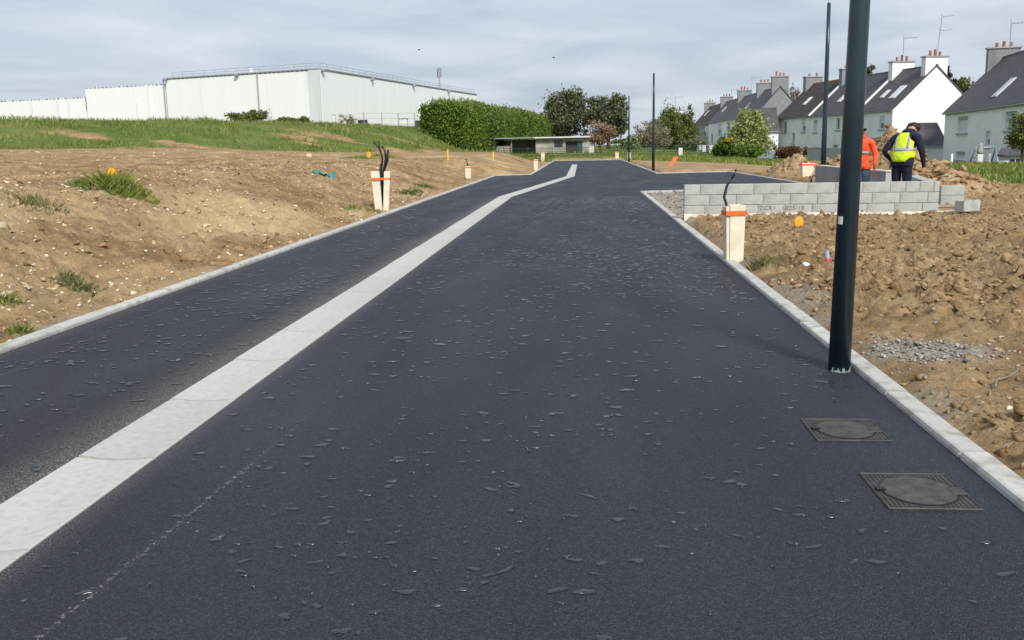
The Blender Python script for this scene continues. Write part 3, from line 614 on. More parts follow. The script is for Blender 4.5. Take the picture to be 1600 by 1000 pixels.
def cable_box(base, w_, h, label, kind=0, rz=0, lean=0):
    """cream plastic street cable cover: tapering down, open top, orange tape round it"""
    t = thing('cable_box', label, 'cable box', base, 'cream cable boxes along the kerbs')
    R = Matrix.Rotation(rz, 3, 'Z'); B = Vector(base)
    def shell(x0, x1, x0t, x1t, d0, d1, h_, th=.012, y0=0):
        # tapered open box; x0..x1 at the foot, x0t..x1t at the top
        mb = MB(); o = [(x0, y0-d0/2), (x1, y0-d0/2), (x1, y0+d0/2), (x0, y0+d0/2)]; u = [(x0t, y0-d1/2), (x1t, y0-d1/2), (x1t, y0+d1/2), (x0t, y0+d1/2)]
        def ins(q): cx_, cy_ = sum(a for a, _ in q)/4, sum(b for _, b in q)/4; return [(a+(th if a < cx_ else -th), b+(th if b < cy_ else -th)) for a, b in q]
        vs = [(a, b, -.03) for a, b in o]+[(a, b, h_) for a, b in u]+[(a, b, h_) for a, b in ins(u)]+[(a, b, .02) for a, b in ins(o)]
        vs = [B+R@Vector((a+lean*c, b, c)) for a, b, c in vs]
        fs = [(i, (i+1) % 4, 4+(i+1) % 4, 4+i) for i in range(4)]+[(4+i, 4+(i+1) % 4, 8+(i+1) % 4, 8+i) for i in range(4)]+[(8+i, 8+(i+1) % 4, 12+(i+1) % 4, 12+i) for i in range(4)]+[(3, 2, 1, 0), (12, 13, 14, 15)]
        return mb.add(vs, fs)
    def band(x0, x1, d_, z0, z1, y0=0, nm='orange_tape', m_=None):
        part(nm, MB().add([B+R@Vector((a+lean*z, b+y0, z)) for z in (z0, z1) for a, b in ((x0, -d_/2), (x1, -d_/2), (x1, d_/2), (x0, d_/2))], [(0, 1, 5, 4), (1, 2, 6, 5), (2, 3, 7, 6), (3, 0, 4, 7)]), m_ or MT['orange_tape'], t)
    def cable(pts, r, nm='cable', m_=None): part(nm, MB().tube([B+R@Vector(q) for q in pts], r, 10), m_ or MT['black_plastic'], t, True)
    if kind == 2:            # two halves spread apart like a V
        part('left_half', shell(-.19, -.02, -.26, -.055, .17, .20, h), MT['cream'], t, bev=.004)
        part('right_half', shell(0.0, .13, .065, .215, .17, .20, h, y0=-.03), MT['cream'], t, bev=.004)
        band(-.262, .205, .225, h*.78, h*.84, -.015)
        for pts, r in (([(-.02, .02, .1), (-.03, .02, h*.9), (.02, .0, h+.35), (-.06, 0, h+.58), (-.17, 0, h+.70)], .016), ([(0, .02, .1), (-.01, .02, h), (.03, .02, h+.3), (-.04, .02, h+.6), (-.05, .02, h+.73)], .016),
                       ([(.03, .03, .1), (.03, .03, h), (.10, .03, h+.3), (.09, .03, h+.48), (.03, .03, h+.6)], .022), ([(.05, 0, .1), (.06, 0, h), (.15, 0, h+.25), (.18, 0, h+.5)], .02),
                       ([(0.0, .04, .2), (.05, .04, h), (.11, .04, h+.25), (.16, .04, h+.52)], .016), ([(-.03, .05, .1), (-.05, .05, h), (-.02, .05, h+.18)], .022)): cable(pts, r)
    else:
        wt, wb = w_/2, w_/2*.86
        part('cover', shell(-wb, wb, -wt, wt, .17*w_/.21, .20*w_/.21, h), MT['cream'], t, bev=.004)
        if kind == 1:
            part('side_shell', shell(-wb-.035, -wb+.0, -wt-.045, -wt-.002, .13, .17, h*.98), MT['cream'], t, bev=.003)
            band(-wt-.05, wt+.004, .21, h*.83, h*.91)
            cable([(-wt+.02, .05, .3), (-wt+.0, .05, h), (-wt-.035, .05, h+.10), (-wt+.0, .05, h+.24), (-wt+.08, .05, h+.36), (-wt+.115, .05, h+.44)], .017, 'conduit', MT['conduit'])
            cable([(wt-.04, -.05, -.03), (wt-.05, -.06, .03)], .02, 'conduit', MT['conduit'])
        else:
            band(-wt-.006, wt+.006, .2*w_/.21+.012, h*.88, h*.96)
            if kind == 3: cable([(.02, 0, h*.5), (.0, 0, h), (-.05, 0, h+.2), (-.11, 0, h+.35)], .02)
    return t
p = P(1146, 416, -.02); cable_box((p.x+.06, p.y+.28, -.02), .20, .735, 'cream cable box with orange tape and a bent dark conduit, at the right kerb', 1, math.radians(8))
p = P(597, 331, 0); cable_box((p.x-.02, p.y+.25, .02), .3, .94, 'cream cable box spread open with black cables sticking up, by the footpath', 2, math.radians(6))
p = P(736, 281, 0); cable_box((p.x-.12, p.y, .0), .26, .62, 'cream cable box with one dark cable end, beside the footpath kerb', 3)
p = P(840, 266, 0); cable_box((p.x-.1, p.y, .0), .26, .66, 'small cream cable box where the kerb steps in on the left', 0)
p = P(857, 251, 0); cable_box((p.x-.25, 80, .0), .34, .9, 'tiny cream cable box at the far left corner of the road end', 0)
p = D(964, 250, 84.8); cable_box((p.x, 84.8, .0), .34, .75, 'cream cable box standing in the grass at the road end', 0)
p = D(979.5, 252, 78); cable_box((p.x+.2, 78, .0), .3, .75, 'cream cable box just right of the farthest lamp post', 0)
p = D(1260, 283, 34.5); cable_box((p.x, p.y, .0), .44, .62, 'stout cream cable box in front of the small soil heap', 0)

def marker(u, v, h, r, label, kind=0, d=None):
    p = hit(u, v) if d is None else D(u, v, d); z = float(terr_m(np.array([p.x]), np.array([p.y]))[0]) if d is None else p.z
    t = thing('plot_marker', label, 'marker', (p.x, p.y, z), 'orange and yellow plot markers')
    if kind == 0:
        part('stake', MB().box((p.x, p.y+.02, z+h*.25), (.025, .012, h*.6)), MT['wood'], t)
        vs = []; n = 20
        for yy_ in (-.006, .006):
            for j in range(n): a = 2*math.pi*j/n; vs.append((p.x+r*.8*math.cos(a), p.y+yy_, z+h-r*1.15+r*1.15*math.sin(a)))
        part('disc', MB().add(vs, [tuple(range(n)), tuple(range(2*n-1, n-1, -1))]+[(j, n+j, n+(j+1) % n, (j+1) % n) for j in range(n)]), MT['marker'], t)
    else:
        part('stake', MB().box((p.x, p.y, z+h*.45), (r, .03, h)), MT['marker_yellow'], t); part('tip', MB().box((p.x, p.y, z+h*.45+h/2+.02), (r*.8, .024, .04)), MT['marker'], t)
marker(177, 291, .32, .105, 'orange oval marker standing in a thick grass tuft on the bank')
marker(577, 255, .42, .10, 'orange oval marker left of the open cable box')
marker(1248, 357, .21, .085, 'orange oval marker in the bare soil in front of the block wall')
marker(700, 250, .55, .07, 'yellow stake on the field between the cable boxes', 1)
marker(771, 250, .5, .07, 'yellow stake near the crest of the far earth bank', 1)
p = P(1048, 261, .05)
t = thing('warning_board', 'orange board leaning at the edge of the grass by the side street', 'board', p)
part('board', MB().obox(p+Vector((-.2, 0, 0)), (.26, 0, 0), (0, .05, 0), (.42, .1, .62)), MT['orange_tape'], t); part('foot', MB().obox(p+Vector((-.35, -.1, 0)), (.5, 0, 0), (0, .3, 0), (0, 0, .05)), MT['orange_tape'], t)
p = hit(507, 272)
mb = MB(); g = 9; vs = [(p.x+(i/g-.5)*.55+.02*math.sin(j*2), p.y+(j/g-.5)*.7, float(terr_m(np.array([p.x+(i/g-.5)*.55]), np.array([p.y+(j/g-.5)*.7]))[0])+.02+.035*abs(math.sin(i*1.7+j*1.1))) for j in range(g+1) for i in range(g+1)]
mb.add(vs, [(j*(g+1)+i, j*(g+1)+i+1, (j+1)*(g+1)+i+1, (j+1)*(g+1)+i) for j in range(g) for i in range(g)])
tag(part('plastic_sheet', mb, MT['teal'], None, True), 'crumpled teal plastic sheet lying on the earth bank', 'sheet')

# manhole covers
def manhole(x0, x1, y0, y1, label):
    t = thing('manhole_cover', label, 'manhole cover', ((x0+x1)/2, (y0+y1)/2, 0), 'square covers beside the right kerb')
    W, Hh = x1-x0, y1-y0; cx_, cy_ = (x0+x1)/2, (y0+y1)/2; r = min(W, Hh)*.40
    part('base_plate', MB().box((cx_, cy_, -.003), (W-.01, Hh-.01, .012)), MT['cast_iron'], t)
    for a, b, c, d in ((cx_, y0+.005, W, .010), (cx_, y1-.005, W, .010), (x0+.005, cy_, .010, Hh-.022), (x1-.005, cy_, .010, Hh-.022)): part('frame_bar', MB().box((a, b, .0), (c, d, .016)), MT['cast_iron'], t, bev=.003)
    mb = MB(); q = .019; x = x0+.026
    while x < x1-.02:                       # raised ribs outside the round lid
        dd = abs(x-cx_); hw = math.sqrt(max(0, (r+.012)**2-dd*dd)) if dd < r+.012 else 0
        for a, b in ((y0+.02, cy_-hw-.004), (cy_+hw+.004, y1-.02)) if hw else ((y0+.02, y1-.02),):
            if b-a > .012: mb.box((x, (a+b)/2, .0035), (.009, b-a, .004))
        x += q
    part('rib_field', mb, MT['cast_iron'], t)['kind'] = 'stuff'
    lid = part('lid', MB().tube([(cx_, cy_, .0), (cx_, cy_, .007), (cx_, cy_, .010)], [r, r, r-.006], 48), MT['lid_iron'], t)
    part('gap_ring', MB().tube([(cx_, cy_, .001), (cx_, cy_, .0055)], [r+.009, r+.009], 48), MT['black_plastic'], t)
    part('hinge', MB().box((cx_+r+.006, cy_-.012, .004), (.06, .075, .018)), MT['cast_iron'], t, bev=.003)
    part('key_notch', MB().box((cx_-r-.006, cy_, .0085), (.04, .03, .013)), MT['black_plastic'], t)
manhole(1.235, 1.612, 3.46, 3.85, 'larger dark square cover with a round lid, nearest the camera by the kerb')
manhole(1.165, 1.535, 4.285, 4.635, 'dark square cover with a round lid, just before the near lamp post')

# ================================================================== BLOCK WALLS
BLK = {}
def block_mesh(L):
    k = round(L, 3)
    if k not in BLK: BLK[k] = bevel(MB().box((0, 0, 0), (L-.008, .2, .192)).mesh('block'), .006)
    return BLK[k]
def block_wall(a, b, z0, rows, label, first, foot=True, step=.5, lens=None):
    a, b = Vector(a), Vector(b); d = (b-a); Ls = d.length; d.normalize(); n = Vector((d.y, -d.x)); ang = math.atan2(d.y, d.x)
    t = thing('block_wall', label, 'wall', (a.x, a.y, z0))
    mid = (a+b)/2; part('mortar', MB().box((mid.x, mid.y, z0+rows*.1-.002), (Ls-.02, .176, rows*.2-.012), ang), MT['mortar'], t)
    for r in range(rows):
        s = 0; i = 0
        while s < Ls-.04:
            if lens and r in lens: l = lens[r][i % len(lens[r])]
            else: l = first[r % len(first)] if i == 0 else step
            l = min(l, Ls-s)
            if Ls-s-l < .09: l = Ls-s
            c = a+d*(s+l/2)+n*random.uniform(-.004, .004)
            link('block', block_mesh(l), MT['block'], t, loc=(c.x, c.y, z0+r*.2+.1), rz=ang+random.uniform(-.004, .004)); s += l; i += 1
    if foot:
        m_ = MB(); k = 24; o_ = n*.0
        vs = []
        for i in range(k+1):
            q = a+d*(Ls*i/k); w1 = .14+.05*random.random(); h1 = .015+.02*random.random()
            vs += [(q.x+n.x*w1, q.y+n.y*w1, z0-.09), (q.x+n.x*.105, q.y+n.y*.105, z0+.015+h1), (q.x+n.x*.09, q.y+n.y*.09, z0+.015+h1), (q.x-n.x*.09, q.y-n.y*.09, z0-.09)]
        m_.add(vs, [(4*i+j, 4*i+4+j, 4*i+5+j, 4*i+1+j) for i in range(k) for j in range(3)]); part('footing', m_, MT['footing'], t, True)
    return t
WA = P(1068, 337, .10); WB = P(1463, 332, .10); WB.y = WA.y-.12
WB = Vector((plane_hit(1463, 332, Vector((0, WB.y, 0)), Vector((0, 1, 0))).x, WB.y, .10))
wall = block_wall(WA.xy, WB.xy, .10, 3, 'low wall of grey concrete blocks, three courses, facing the road', [.39, .48, .30], lens={2: [.30, .5, .5, .5, .5, .5, .5, .5, .28, .25, .25, .25, .25, .3]})
nd = (WB-WA).normalized()
# stamped lettering on two blocks of the bottom course
def text_part(body, u, v, size, parent):
    cu = bpy.data.curves.new('stamp', 'FONT'); cu.body = body; cu.size = size; cu.extrude = .0006; cu.space_character = 1.1
    o = bpy.data.objects.new('stamp', cu); COL.objects.link(o); o.matrix_world = Matrix.Identity(4)
    bpy.context.view_layer.update(); me = bpy.data.meshes.new_from_object(o.evaluated_get(bpy.context.evaluated_depsgraph_get())); bpy.data.objects.remove(o)
    q = plane_hit(u, v, Vector((WA.x, WA.y-.107, 0)), Vector((nd.y, -nd.x, 0)).normalized())
    M_ = Matrix.Translation(q) @ Matrix.Rotation(math.atan2(nd.y, nd.x), 4, 'Z') @ Matrix.Rotation(math.pi/2, 4, 'X'); me.transform(M_)
    link('stamp', me, MT['ink'], parent)
text_part('ZCR1', 1187, 328, .115, wall); text_part('10ZS/1B', 1221.5, 328, .112, wall)
RB = plane_hit(1427, 274, Vector((0, 19.6, 0)), Vector((0, 1, 0)))
block_wall((WB.x-.10, WB.y+.11), (RB.x, 19.6), .10, 3, 'return leg of grey blocks running back from the wall corner behind the vest', [.3, .45, .25], False)
LB = D(1470, 330, 18.6)
block_wall((LB.x-.05, 18.6), (LB.x+.40, 18.55), .12, 2, 'short lower stub of two block courses right of the corner', [.5], False)
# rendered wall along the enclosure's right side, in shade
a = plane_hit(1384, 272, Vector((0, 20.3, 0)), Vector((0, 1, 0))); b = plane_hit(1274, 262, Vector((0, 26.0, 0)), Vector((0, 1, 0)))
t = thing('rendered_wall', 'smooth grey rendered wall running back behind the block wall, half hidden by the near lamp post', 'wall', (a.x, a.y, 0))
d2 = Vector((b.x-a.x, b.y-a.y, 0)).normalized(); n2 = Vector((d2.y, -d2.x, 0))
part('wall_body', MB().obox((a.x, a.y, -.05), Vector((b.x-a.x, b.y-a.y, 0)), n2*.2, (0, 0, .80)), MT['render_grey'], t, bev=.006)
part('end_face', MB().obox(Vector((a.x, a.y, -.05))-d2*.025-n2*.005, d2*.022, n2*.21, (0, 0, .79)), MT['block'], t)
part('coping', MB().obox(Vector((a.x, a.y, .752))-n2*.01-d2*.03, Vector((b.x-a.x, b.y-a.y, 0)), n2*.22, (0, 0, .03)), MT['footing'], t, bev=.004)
# loose block, boards and slab on the ground by the corner
q = P(1511, 331, .13)
t = thing('loose_block', 'single hollow concrete block lying loose at the right end of the wall', 'block', q)
Rz = Matrix.Rotation(math.radians(28), 3, 'Z')
def lb(c, d_): return MB().box((0, 0, 0), d_), c
for (c, d_) in (((0, -.085, .115), (.42, .03, .2)), ((0, .085, .115), (.42, .03, .2)), ((-.195, 0, .115), (.03, .14, .2)), ((.195, 0, .115), (.03, .14, .2)), ((0, 0, .115), (.03, .14, .2))):
    cc = Vector(q)+Rz@Vector(c); part('block_web', MB().box(cc, d_, math.radians(28)), MT['block'], t, bev=.004)
q = P(1483, 331, .11)
for i, (dx_, dz, l, a_, lab) in enumerate(((-.05, .03, .75, 4, 'weathered board on the ground under the low block stub'), (-.02, .09, .62, -3, 'upper weathered board stacked below the low block stub'))):
    tag(part('board', MB().box((q.x+dx_, q.y+.25, q.z+dz), (l, .14, .045), math.radians(a_)), MT['wood'], None, bev=.004), lab, 'board')
tag(part('concrete_slab', MB().box((q.x-.02, q.y+.05, q.z-.01), (.7, .22, .05), math.radians(-3)), MT['footing'], None, bev=.005), 'pale mortar slab at the foot of the wall corner', 'slab')
# litter bottle by the near post
q = hit(1293, 416); t = thing('plastic_bottle', 'clear plastic bottle with a red band lying behind the near lamp post', 'bottle', q)
part('bottle_body', MB().tube([q+Vector((-.0, 0, .03)), q+Vector((.0, .02, .10)), q+Vector((.0, .05, .17)), q+Vector((0, .06, .19))], [.028, .03, .024, .012], 12), MT['blue_grey'], t, True)
part('label_band', MB().tube([q+Vector((0, .004, .035)), q+Vector((0, .015, .085))], [.0305, .0325], 12), MT['red_plastic'], t, True)
q = hit(1258, 418); tag(part('paper_scrap', MB().add([q+Vector(v) for v in ((-.06, -.03, .02), (.05, -.04, .025), (.06, .05, .04), (.0, .02, .065), (-.05, .05, .03))], [(0, 1, 3), (1, 2, 3), (2, 4, 3), (4, 0, 3)]), MT['white_paint']), 'white scrap of paper on the bare soil', 'paper')
# dry root on the soil at right
q = hit(1540, 600); tag(part('dry_root', MB().tube([q+Vector(v) for v in ((-.0, -.12, .015), (.05, -.02, .03), (.16, .06, .03), (.23, .11, .05), (.24, .16, .07))], [.006, .007, .006, .006, .004], 6), MT['twig'], None, True), 'thin pale dry root lying on the smooth soil at right', 'root')

# ------------------------------------------------------------------ soil heaps
def heap(peaks, name, label, box, res, zb, clods):
    x0, x1, y0, y1 = box; nx, ny = int((x1-x0)/res), int((y1-y0)/res); X, Y = np.meshgrid(np.linspace(x0, x1, nx), np.linspace(y0, y1, ny)); Z = np.zeros_like(X)
    for (px, py, rx, ry, h) in peaks:
        q = np.hypot((X-px)/rx, (Y-py)/ry); q = q+.35*(fbm(X, Y, .9, 3, 7)-.5); Z = np.maximum(Z, h*np.clip(1-q, 0, 1)**.85)
    k = np.clip(Z/.15, 0, 1); cl_ = np.abs(2*fbm(X, Y, 2.6, 4, 17, .6)-1); Z = Z+k*((cl_-.25)*.22+(fbm(X, Y, 1.1, 3, 27)-.5)*.22)
    Zt = terr(X, Y); Z = np.where(Z > .02, Zt+Z, Zt-.25)
    i = np.arange(nx*ny).reshape(ny, nx); Fc = np.stack([i[:-1, :-1], i[:-1, 1:], i[1:, 1:], i[1:, :-1]], -1).reshape(-1, 4)
    o = link(name, np_mesh(name, np.stack([X.ravel(), Y.ravel(), Z.ravel()], 1), Fc), MT['soil'], smooth=True); tag(o, label, 'soil heap')
    sel = rng.choice(X.size, clods, replace=False); sel = sel[Z.ravel()[sel] > Zt.ravel()[sel]+.06]; s_ = .02+.10*rng.random(len(sel))**2.5
    c = link('clods', ico_lumps(np.stack([X.ravel()[sel], Y.ravel()[sel], Z.ravel()[sel]+s_*.2, s_], 1), 'clods', None), MT['clod'], o); tag(c, kind='stuff')
    return o
heap([(8.55, 25.3, 1.5, 2.4, 1.62), (9.35, 24.0, 1.35, 2.2, .80), (7.75, 27.2, .9, 1.4, 1.0)], 'soil_heap', 'large heap of brown excavated soil behind the two workers', (7.05, 13, 19.6, 29.5), .05, 0, 3800)
pz = P(1232, 280, .05); heap([(9.35, 39.0, 1.35, 1.6, .86), (10.9, 40, 1.4, 1.3, .6)], 'soil_heap', 'small pile of brown soil left of the stout cream cable box', (7.8, 13, 37, 42), .06, 0, 900)

# ================================================================== PEOPLE
def person(name, label, joints, edges, mats, matof, loc, rz, extras):
    """one continuous skinned body; joints = {key: (pos, radius or (rx, ry))}"""
    keys = list(joints); me = bpy.data.meshes.new('body'); me.from_pydata([joints[k][0] for k in keys], [(keys.index(a), keys.index(b)) for a, b in edges], [])
    o = bpy.data.objects.new('body', me); COL.objects.link(o)
    md = o.modifiers.new('skin', 'SKIN'); md.use_smooth_shade = True; md.branch_smoothing = .4
    sv = me.skin_vertices[0].data
    for i, k in enumerate(keys):
        r = joints[k][1]; sv[i].radius = (r, r) if not isinstance(r, tuple) else r; sv[i].use_root = (k == 'pelvis')
    ss = o.modifiers.new('sub', 'SUBSURF'); ss.levels = 2; ss.render_levels = 2
    bpy.context.view_layer.update(); ev = o.evaluated_get(bpy.context.evaluated_depsgraph_get()); bm_ = bpy.data.meshes.new_from_object(ev); bpy.data.objects.remove(o)
    P_ = np.array([joints[k][0] for k in keys]); seg = [(keys.index(a), keys.index(b), a, b) for a, b in edges]
    def near(c):
        best = (9, None)
        for i, j, a, b in seg:
            e = P_[j]-P_[i]; t = np.clip(((c-P_[i])@e)/(e@e), 0, 1); d_ = np.linalg.norm(c-P_[i]-t*e)-.3*(joints[a][1] if not isinstance(joints[a][1], tuple) else sum(joints[a][1])/2)
            if d_ < best[0]: best = (d_, (a, b, t))
        return best[1]
    t = thing(name, label, 'person', loc); t.rotation_euler.z = rz
    own = []
    for pl in bm_.polygons:
        a, b, tt = near(np.array(pl.center)); own.append((a, b, tt)); pl.material_index = matof(a, b, tt, pl.center)
    idx = [pl.material_index for pl in bm_.polygons]; bm_.materials.clear()
    for m_ in mats: bm_.materials.append(MT[m_])
    for pl, i in zip(bm_.polygons, idx): pl.material_index = i
    body = bpy.data.objects.new('body', bm_); COL.objects.link(body); body.parent = t
    bm_.polygons.foreach_set('use_smooth', [True]*len(bm_.polygons))
    def shell(nm, test, off, material, cuts=(), keep=None):
        b = bmesh.new(); b.from_mesh(bm_); b.faces.ensure_lookup_table()
        bmesh.ops.delete(b, geom=[f for f in b.faces if not test(own[f.index], f.calc_center_median())], context='FACES')
        b.normal_update()
        for v in b.verts: v.co += v.normal*off
        for (co, no, inner) in cuts:
            bmesh.ops.bisect_plane(b, geom=b.verts[:]+b.edges[:]+b.faces[:], plane_co=co, plane_no=no, clear_outer=not inner, clear_inner=inner)
        seen = set(); best = []
        for f0 in b.faces:
            if f0 in seen: continue
            st = [f0]; seen.add(f0); grp = []
            while st:
                f = st.pop(); grp.append(f)
                for e in f.edges:
                    for f2 in e.link_faces:
                        if f2 not in seen: seen.add(f2); st.append(f2)
            if len(grp) > len(best): best = grp
        keep_ = set(best); bmesh.ops.delete(b, geom=[f for f in b.faces if f not in keep_], context='FACES')
        bmesh.ops.delete(b, geom=[v for v in b.verts if not v.link_faces], context='VERTS')
        m_ = bpy.data.meshes.new(nm); b.to_mesh(m_); b.free()
        if not len(m_.polygons): return None
        m_.polygons.foreach_set('use_smooth', [True]*len(m_.polygons)); m_.materials.append(MT[material]); ob = bpy.data.objects.new(nm, m_); COL.objects.link(ob); ob.parent = t
        sm = ob.modifiers.new('thick', 'SOLIDIFY'); sm.thickness = .006; sm.offset = -1; return ob
    extras(shell, t); return t
def hand(J, E, wrist, base, dirv, side, pre):
    """palm and five fingers hanging from a wrist"""
    d_ = Vector(dirv).normalized(); s_ = Vector(side).normalized(); w_ = Vector(base)
    J[pre+'palm'] = (tuple(w_+d_*.06), (.036, .018)); E.append((wrist, pre+'palm'))
    for i, (o_, l) in enumerate(((-.03, .065), (-.01, .08), (.011, .076), (.031, .06))):
        a = w_+d_*.105+s_*o_; J[pre+'k%d' % i] = (tuple(a), .010); J[pre+'f%d' % i] = (tuple(a+d_*l*.55+s_.cross(d_)*.008), .009); J[pre+'t%d' % i] = (tuple(a+d_*l*.95+s_.cross(d_)*.028), .0075)
        E.extend([(pre+'palm', pre+'k%d' % i), (pre+'k%d' % i, pre+'f%d' % i), (pre+'f%d' % i, pre+'t%d' % i)])
    a = w_+d_*.05-s_*.045; J[pre+'th1'] = (tuple(a), .011); J[pre+'th2'] = (tuple(a+d_*.045-s_*.012), .009); E.extend([(pre+'palm', pre+'th1'), (pre+'th1', pre+'th2')])
def legs(J, E, hipz=.93, spread=.10):
    for s_, n_ in ((-1, 'L'), (1, 'R')):
        J[n_+'hip'] = ((s_*.095, 0, hipz-.06), .105); J[n_+'knee'] = ((s_*spread, .03, .50), .066); J[n_+'ank'] = ((s_*(spread+.01), -.01, .09), .047); J[n_+'heel'] = ((s_*(spread+.01), -.04, .05), .042); J[n_+'toe'] = ((s_*(spread+.03), .17, .035), .036)
        E.extend([('pelvis', n_+'hip'), (n_+'hip', n_+'knee'), (n_+'knee', n_+'ank'), (n_+'ank', n_+'heel'), (n_+'heel', n_+'toe')])
# man in the yellow vest: seen from behind, bending forward over the wall, head down to the right (local +Y = the way he faces)
J, E = {}, []
J['pelvis'] = ((0, 0, .96), (.165, .125)); legs(J, E)
J['waist'] = ((0, .03, 1.12), (.20, .14)); J['chest'] = ((0, .10, 1.34), (.225, .155)); J['neckb'] = ((0, .20, 1.49), (.12, .09)); J['neck'] = ((.01, .28, 1.555), .058)
J['head'] = ((.02, .38, 1.625), (.082, .098)); J['crown'] = ((.025, .40, 1.70), (.072, .088)); J['nose'] = ((.03, .505, 1.595), .014); J['chin'] = ((.025, .46, 1.55), .035)
J['earL'] = ((-.085, .39, 1.615), .016); J['earR'] = ((.115, .39, 1.615), .016)
E += [('pelvis', 'waist'), ('waist', 'chest'), ('chest', 'neckb'), ('neckb', 'neck'), ('neck', 'head'), ('head', 'crown'), ('head', 'nose'), ('head', 'chin'), ('head', 'earL'), ('head', 'earR')]
for s_, n_, el, wr in ((-1, 'L', (-.34, .0, 1.17), (-.30, .20, 1.02)), (1, 'R', (.29, .14, 1.14), (.30, .20, .90))):
    J[n_+'sh'] = ((s_*.20, .13, 1.43), .082); J[n_+'el'] = (el, .056); J[n_+'wr'] = (wr, .034); E += [('neckb', n_+'sh'), (n_+'sh', n_+'el'), (n_+'el', n_+'wr')]
    hand(J, E, n_+'wr', wr, (0, .15, -1), (0, 1, 0), n_+'h')
def mo(a, b, t_, c):
    if b in ('head', 'crown', 'nose', 'chin', 'earL', 'earR') or (b == 'neck' and t_ > .75): return 1
    if 'h' in (a[1:2], b[1:2]) and a not in ('chest',) and (b.startswith('Lh') or b.startswith('Rh')) and b not in ('Lhip', 'Rhip', 'Lheel', 'Rheel'): return 1
    if b in ('Lheel', 'Rheel', 'Ltoe', 'Rtoe'): return 2
    return 0
def ext(shell, t):
    tor = lambda ow, c: (ow[0] in ('waist', 'chest') or (ow[0] == 'pelvis' and ow[1] == 'waist') or (ow[0] == 'neckb' and ow[1] in ('Lsh', 'Rsh') and ow[2] < .55)) and c.z < 1.50
    up = Vector((0, -.32, .95))
    shell('vest', tor, .030, 'hivis_y', [((0, 0, .985), (0, 0, 1), True), ((0, .16, 1.51), (0, .35, .95), False)])
    shell('reflective_band', tor, .034, 'reflective', [((0, 0, 1.185), (0, 0, 1), True), ((0, 0, 1.235), (0, 0, 1), False)])
    for s_ in (-1, 1):
        shell('reflective_band', tor, .0335, 'reflective', [((s_*.115-.02, 0, 0), (1, 0, 0), True), ((s_*.115+.02, 0, 0), (1, 0, 0), False), ((0, .10, 1.3), (0, 1, -.35), False), ((0, 0, 1.235), (0, 0, 1), True), ((0, .16, 1.51), (0, .35, .95), False)])
    shell('jacket_hem', lambda ow, c: (ow[0] == 'pelvis' and ow[1] in ('waist', 'Lhip', 'Rhip')) or ow[0] == 'waist', .016, 'navy', [((0, 0, .90), (0, 0, 1), True), ((0, 0, 1.05), (0, 0, 1), False)])
    shell('collar', lambda ow, c: (ow[0] == 'neckb' and ow[1] == 'neck') or (ow[0] == 'chest' and c.z > 1.42), .014, 'navy', [((0, .2, 1.49), (0, .5, .86), True), ((0, .24, 1.57), (0, .6, .8), False)])
    shell('hair', lambda ow, c: ow[1] in ('head', 'crown', 'earL', 'earR') and not (c.y > .44 and c.z < 1.675) and c.z > 1.55, .02, 'hair')
    for s_ in (-1, 1): o = link('eye', MB().tube([(.025+s_*.032, .472, 1.627), (.025+s_*.032, .480, 1.627)], [.011, .006], 8).mesh('eye'), MT['black_plastic']); o.parent = t
q = D(1408, 280, 17.5)
person('person', 'person in a yellow hi-vis vest bending forward behind the block wall', J, E, ['navy', 'skin', 'black_plastic'], mo, (q.x, 17.5, .02), math.radians(-44), ext).scale = (1.09, 1.09, 1.045)
# second worker: orange hi-vis jacket, facing left, mostly behind the lamp post
J, E = {}, []
J['pelvis'] = ((0, 0, .95), (.165, .125)); legs(J, E)
J['waist'] = ((0, 0, 1.12), (.165, .12)); J['chest'] = ((0, .01, 1.34), (.185, .135)); J['neckb'] = ((0, .02, 1.49), (.10, .085)); J['neck'] = ((0, .035, 1.565), .056)
J['head'] = ((0, .055, 1.655), (.08, .098)); J['crown'] = ((0, .05, 1.73), (.072, .09)); J['nose'] = ((0, .175, 1.645), .014); J['chin'] = ((0, .125, 1.59), .035)
J['earL'] = ((-.09, .04, 1.655), .016); J['earR'] = ((.09, .04, 1.655), .016)
E += [('pelvis', 'waist'), ('waist', 'chest'), ('chest', 'neckb'), ('neckb', 'neck'), ('neck', 'head'), ('head', 'crown'), ('head', 'nose'), ('head', 'chin'), ('head', 'earL'), ('head', 'earR')]
for s_, n_, el, wr in ((-1, 'L', (-.27, .0, 1.16), (-.25, .10, .96)), (1, 'R', (.30, -.02, 1.15), (.30, .06, .93))):
    J[n_+'sh'] = ((s_*.18, .01, 1.43), .08); J[n_+'el'] = (el, .060); J[n_+'wr'] = (wr, .042); E += [('neckb', n_+'sh'), (n_+'sh', n_+'el'), (n_+'el', n_+'wr')]
    hand(J, E, n_+'wr', wr, (0, .1, -1), (0, 1, 0), n_+'h')
def mo2(a, b, t_, c):
    if b in ('head', 'crown', 'nose', 'chin', 'earL', 'earR') or (b == 'neck' and t_ > .75): return 1
    if b in ('Lhip', 'Rhip', 'Lknee', 'Rknee', 'Lank', 'Rank'): return 2 if c.z < .9 else 0
    if b in ('Lheel', 'Rheel', 'Ltoe', 'Rtoe'): return 3
    return 0
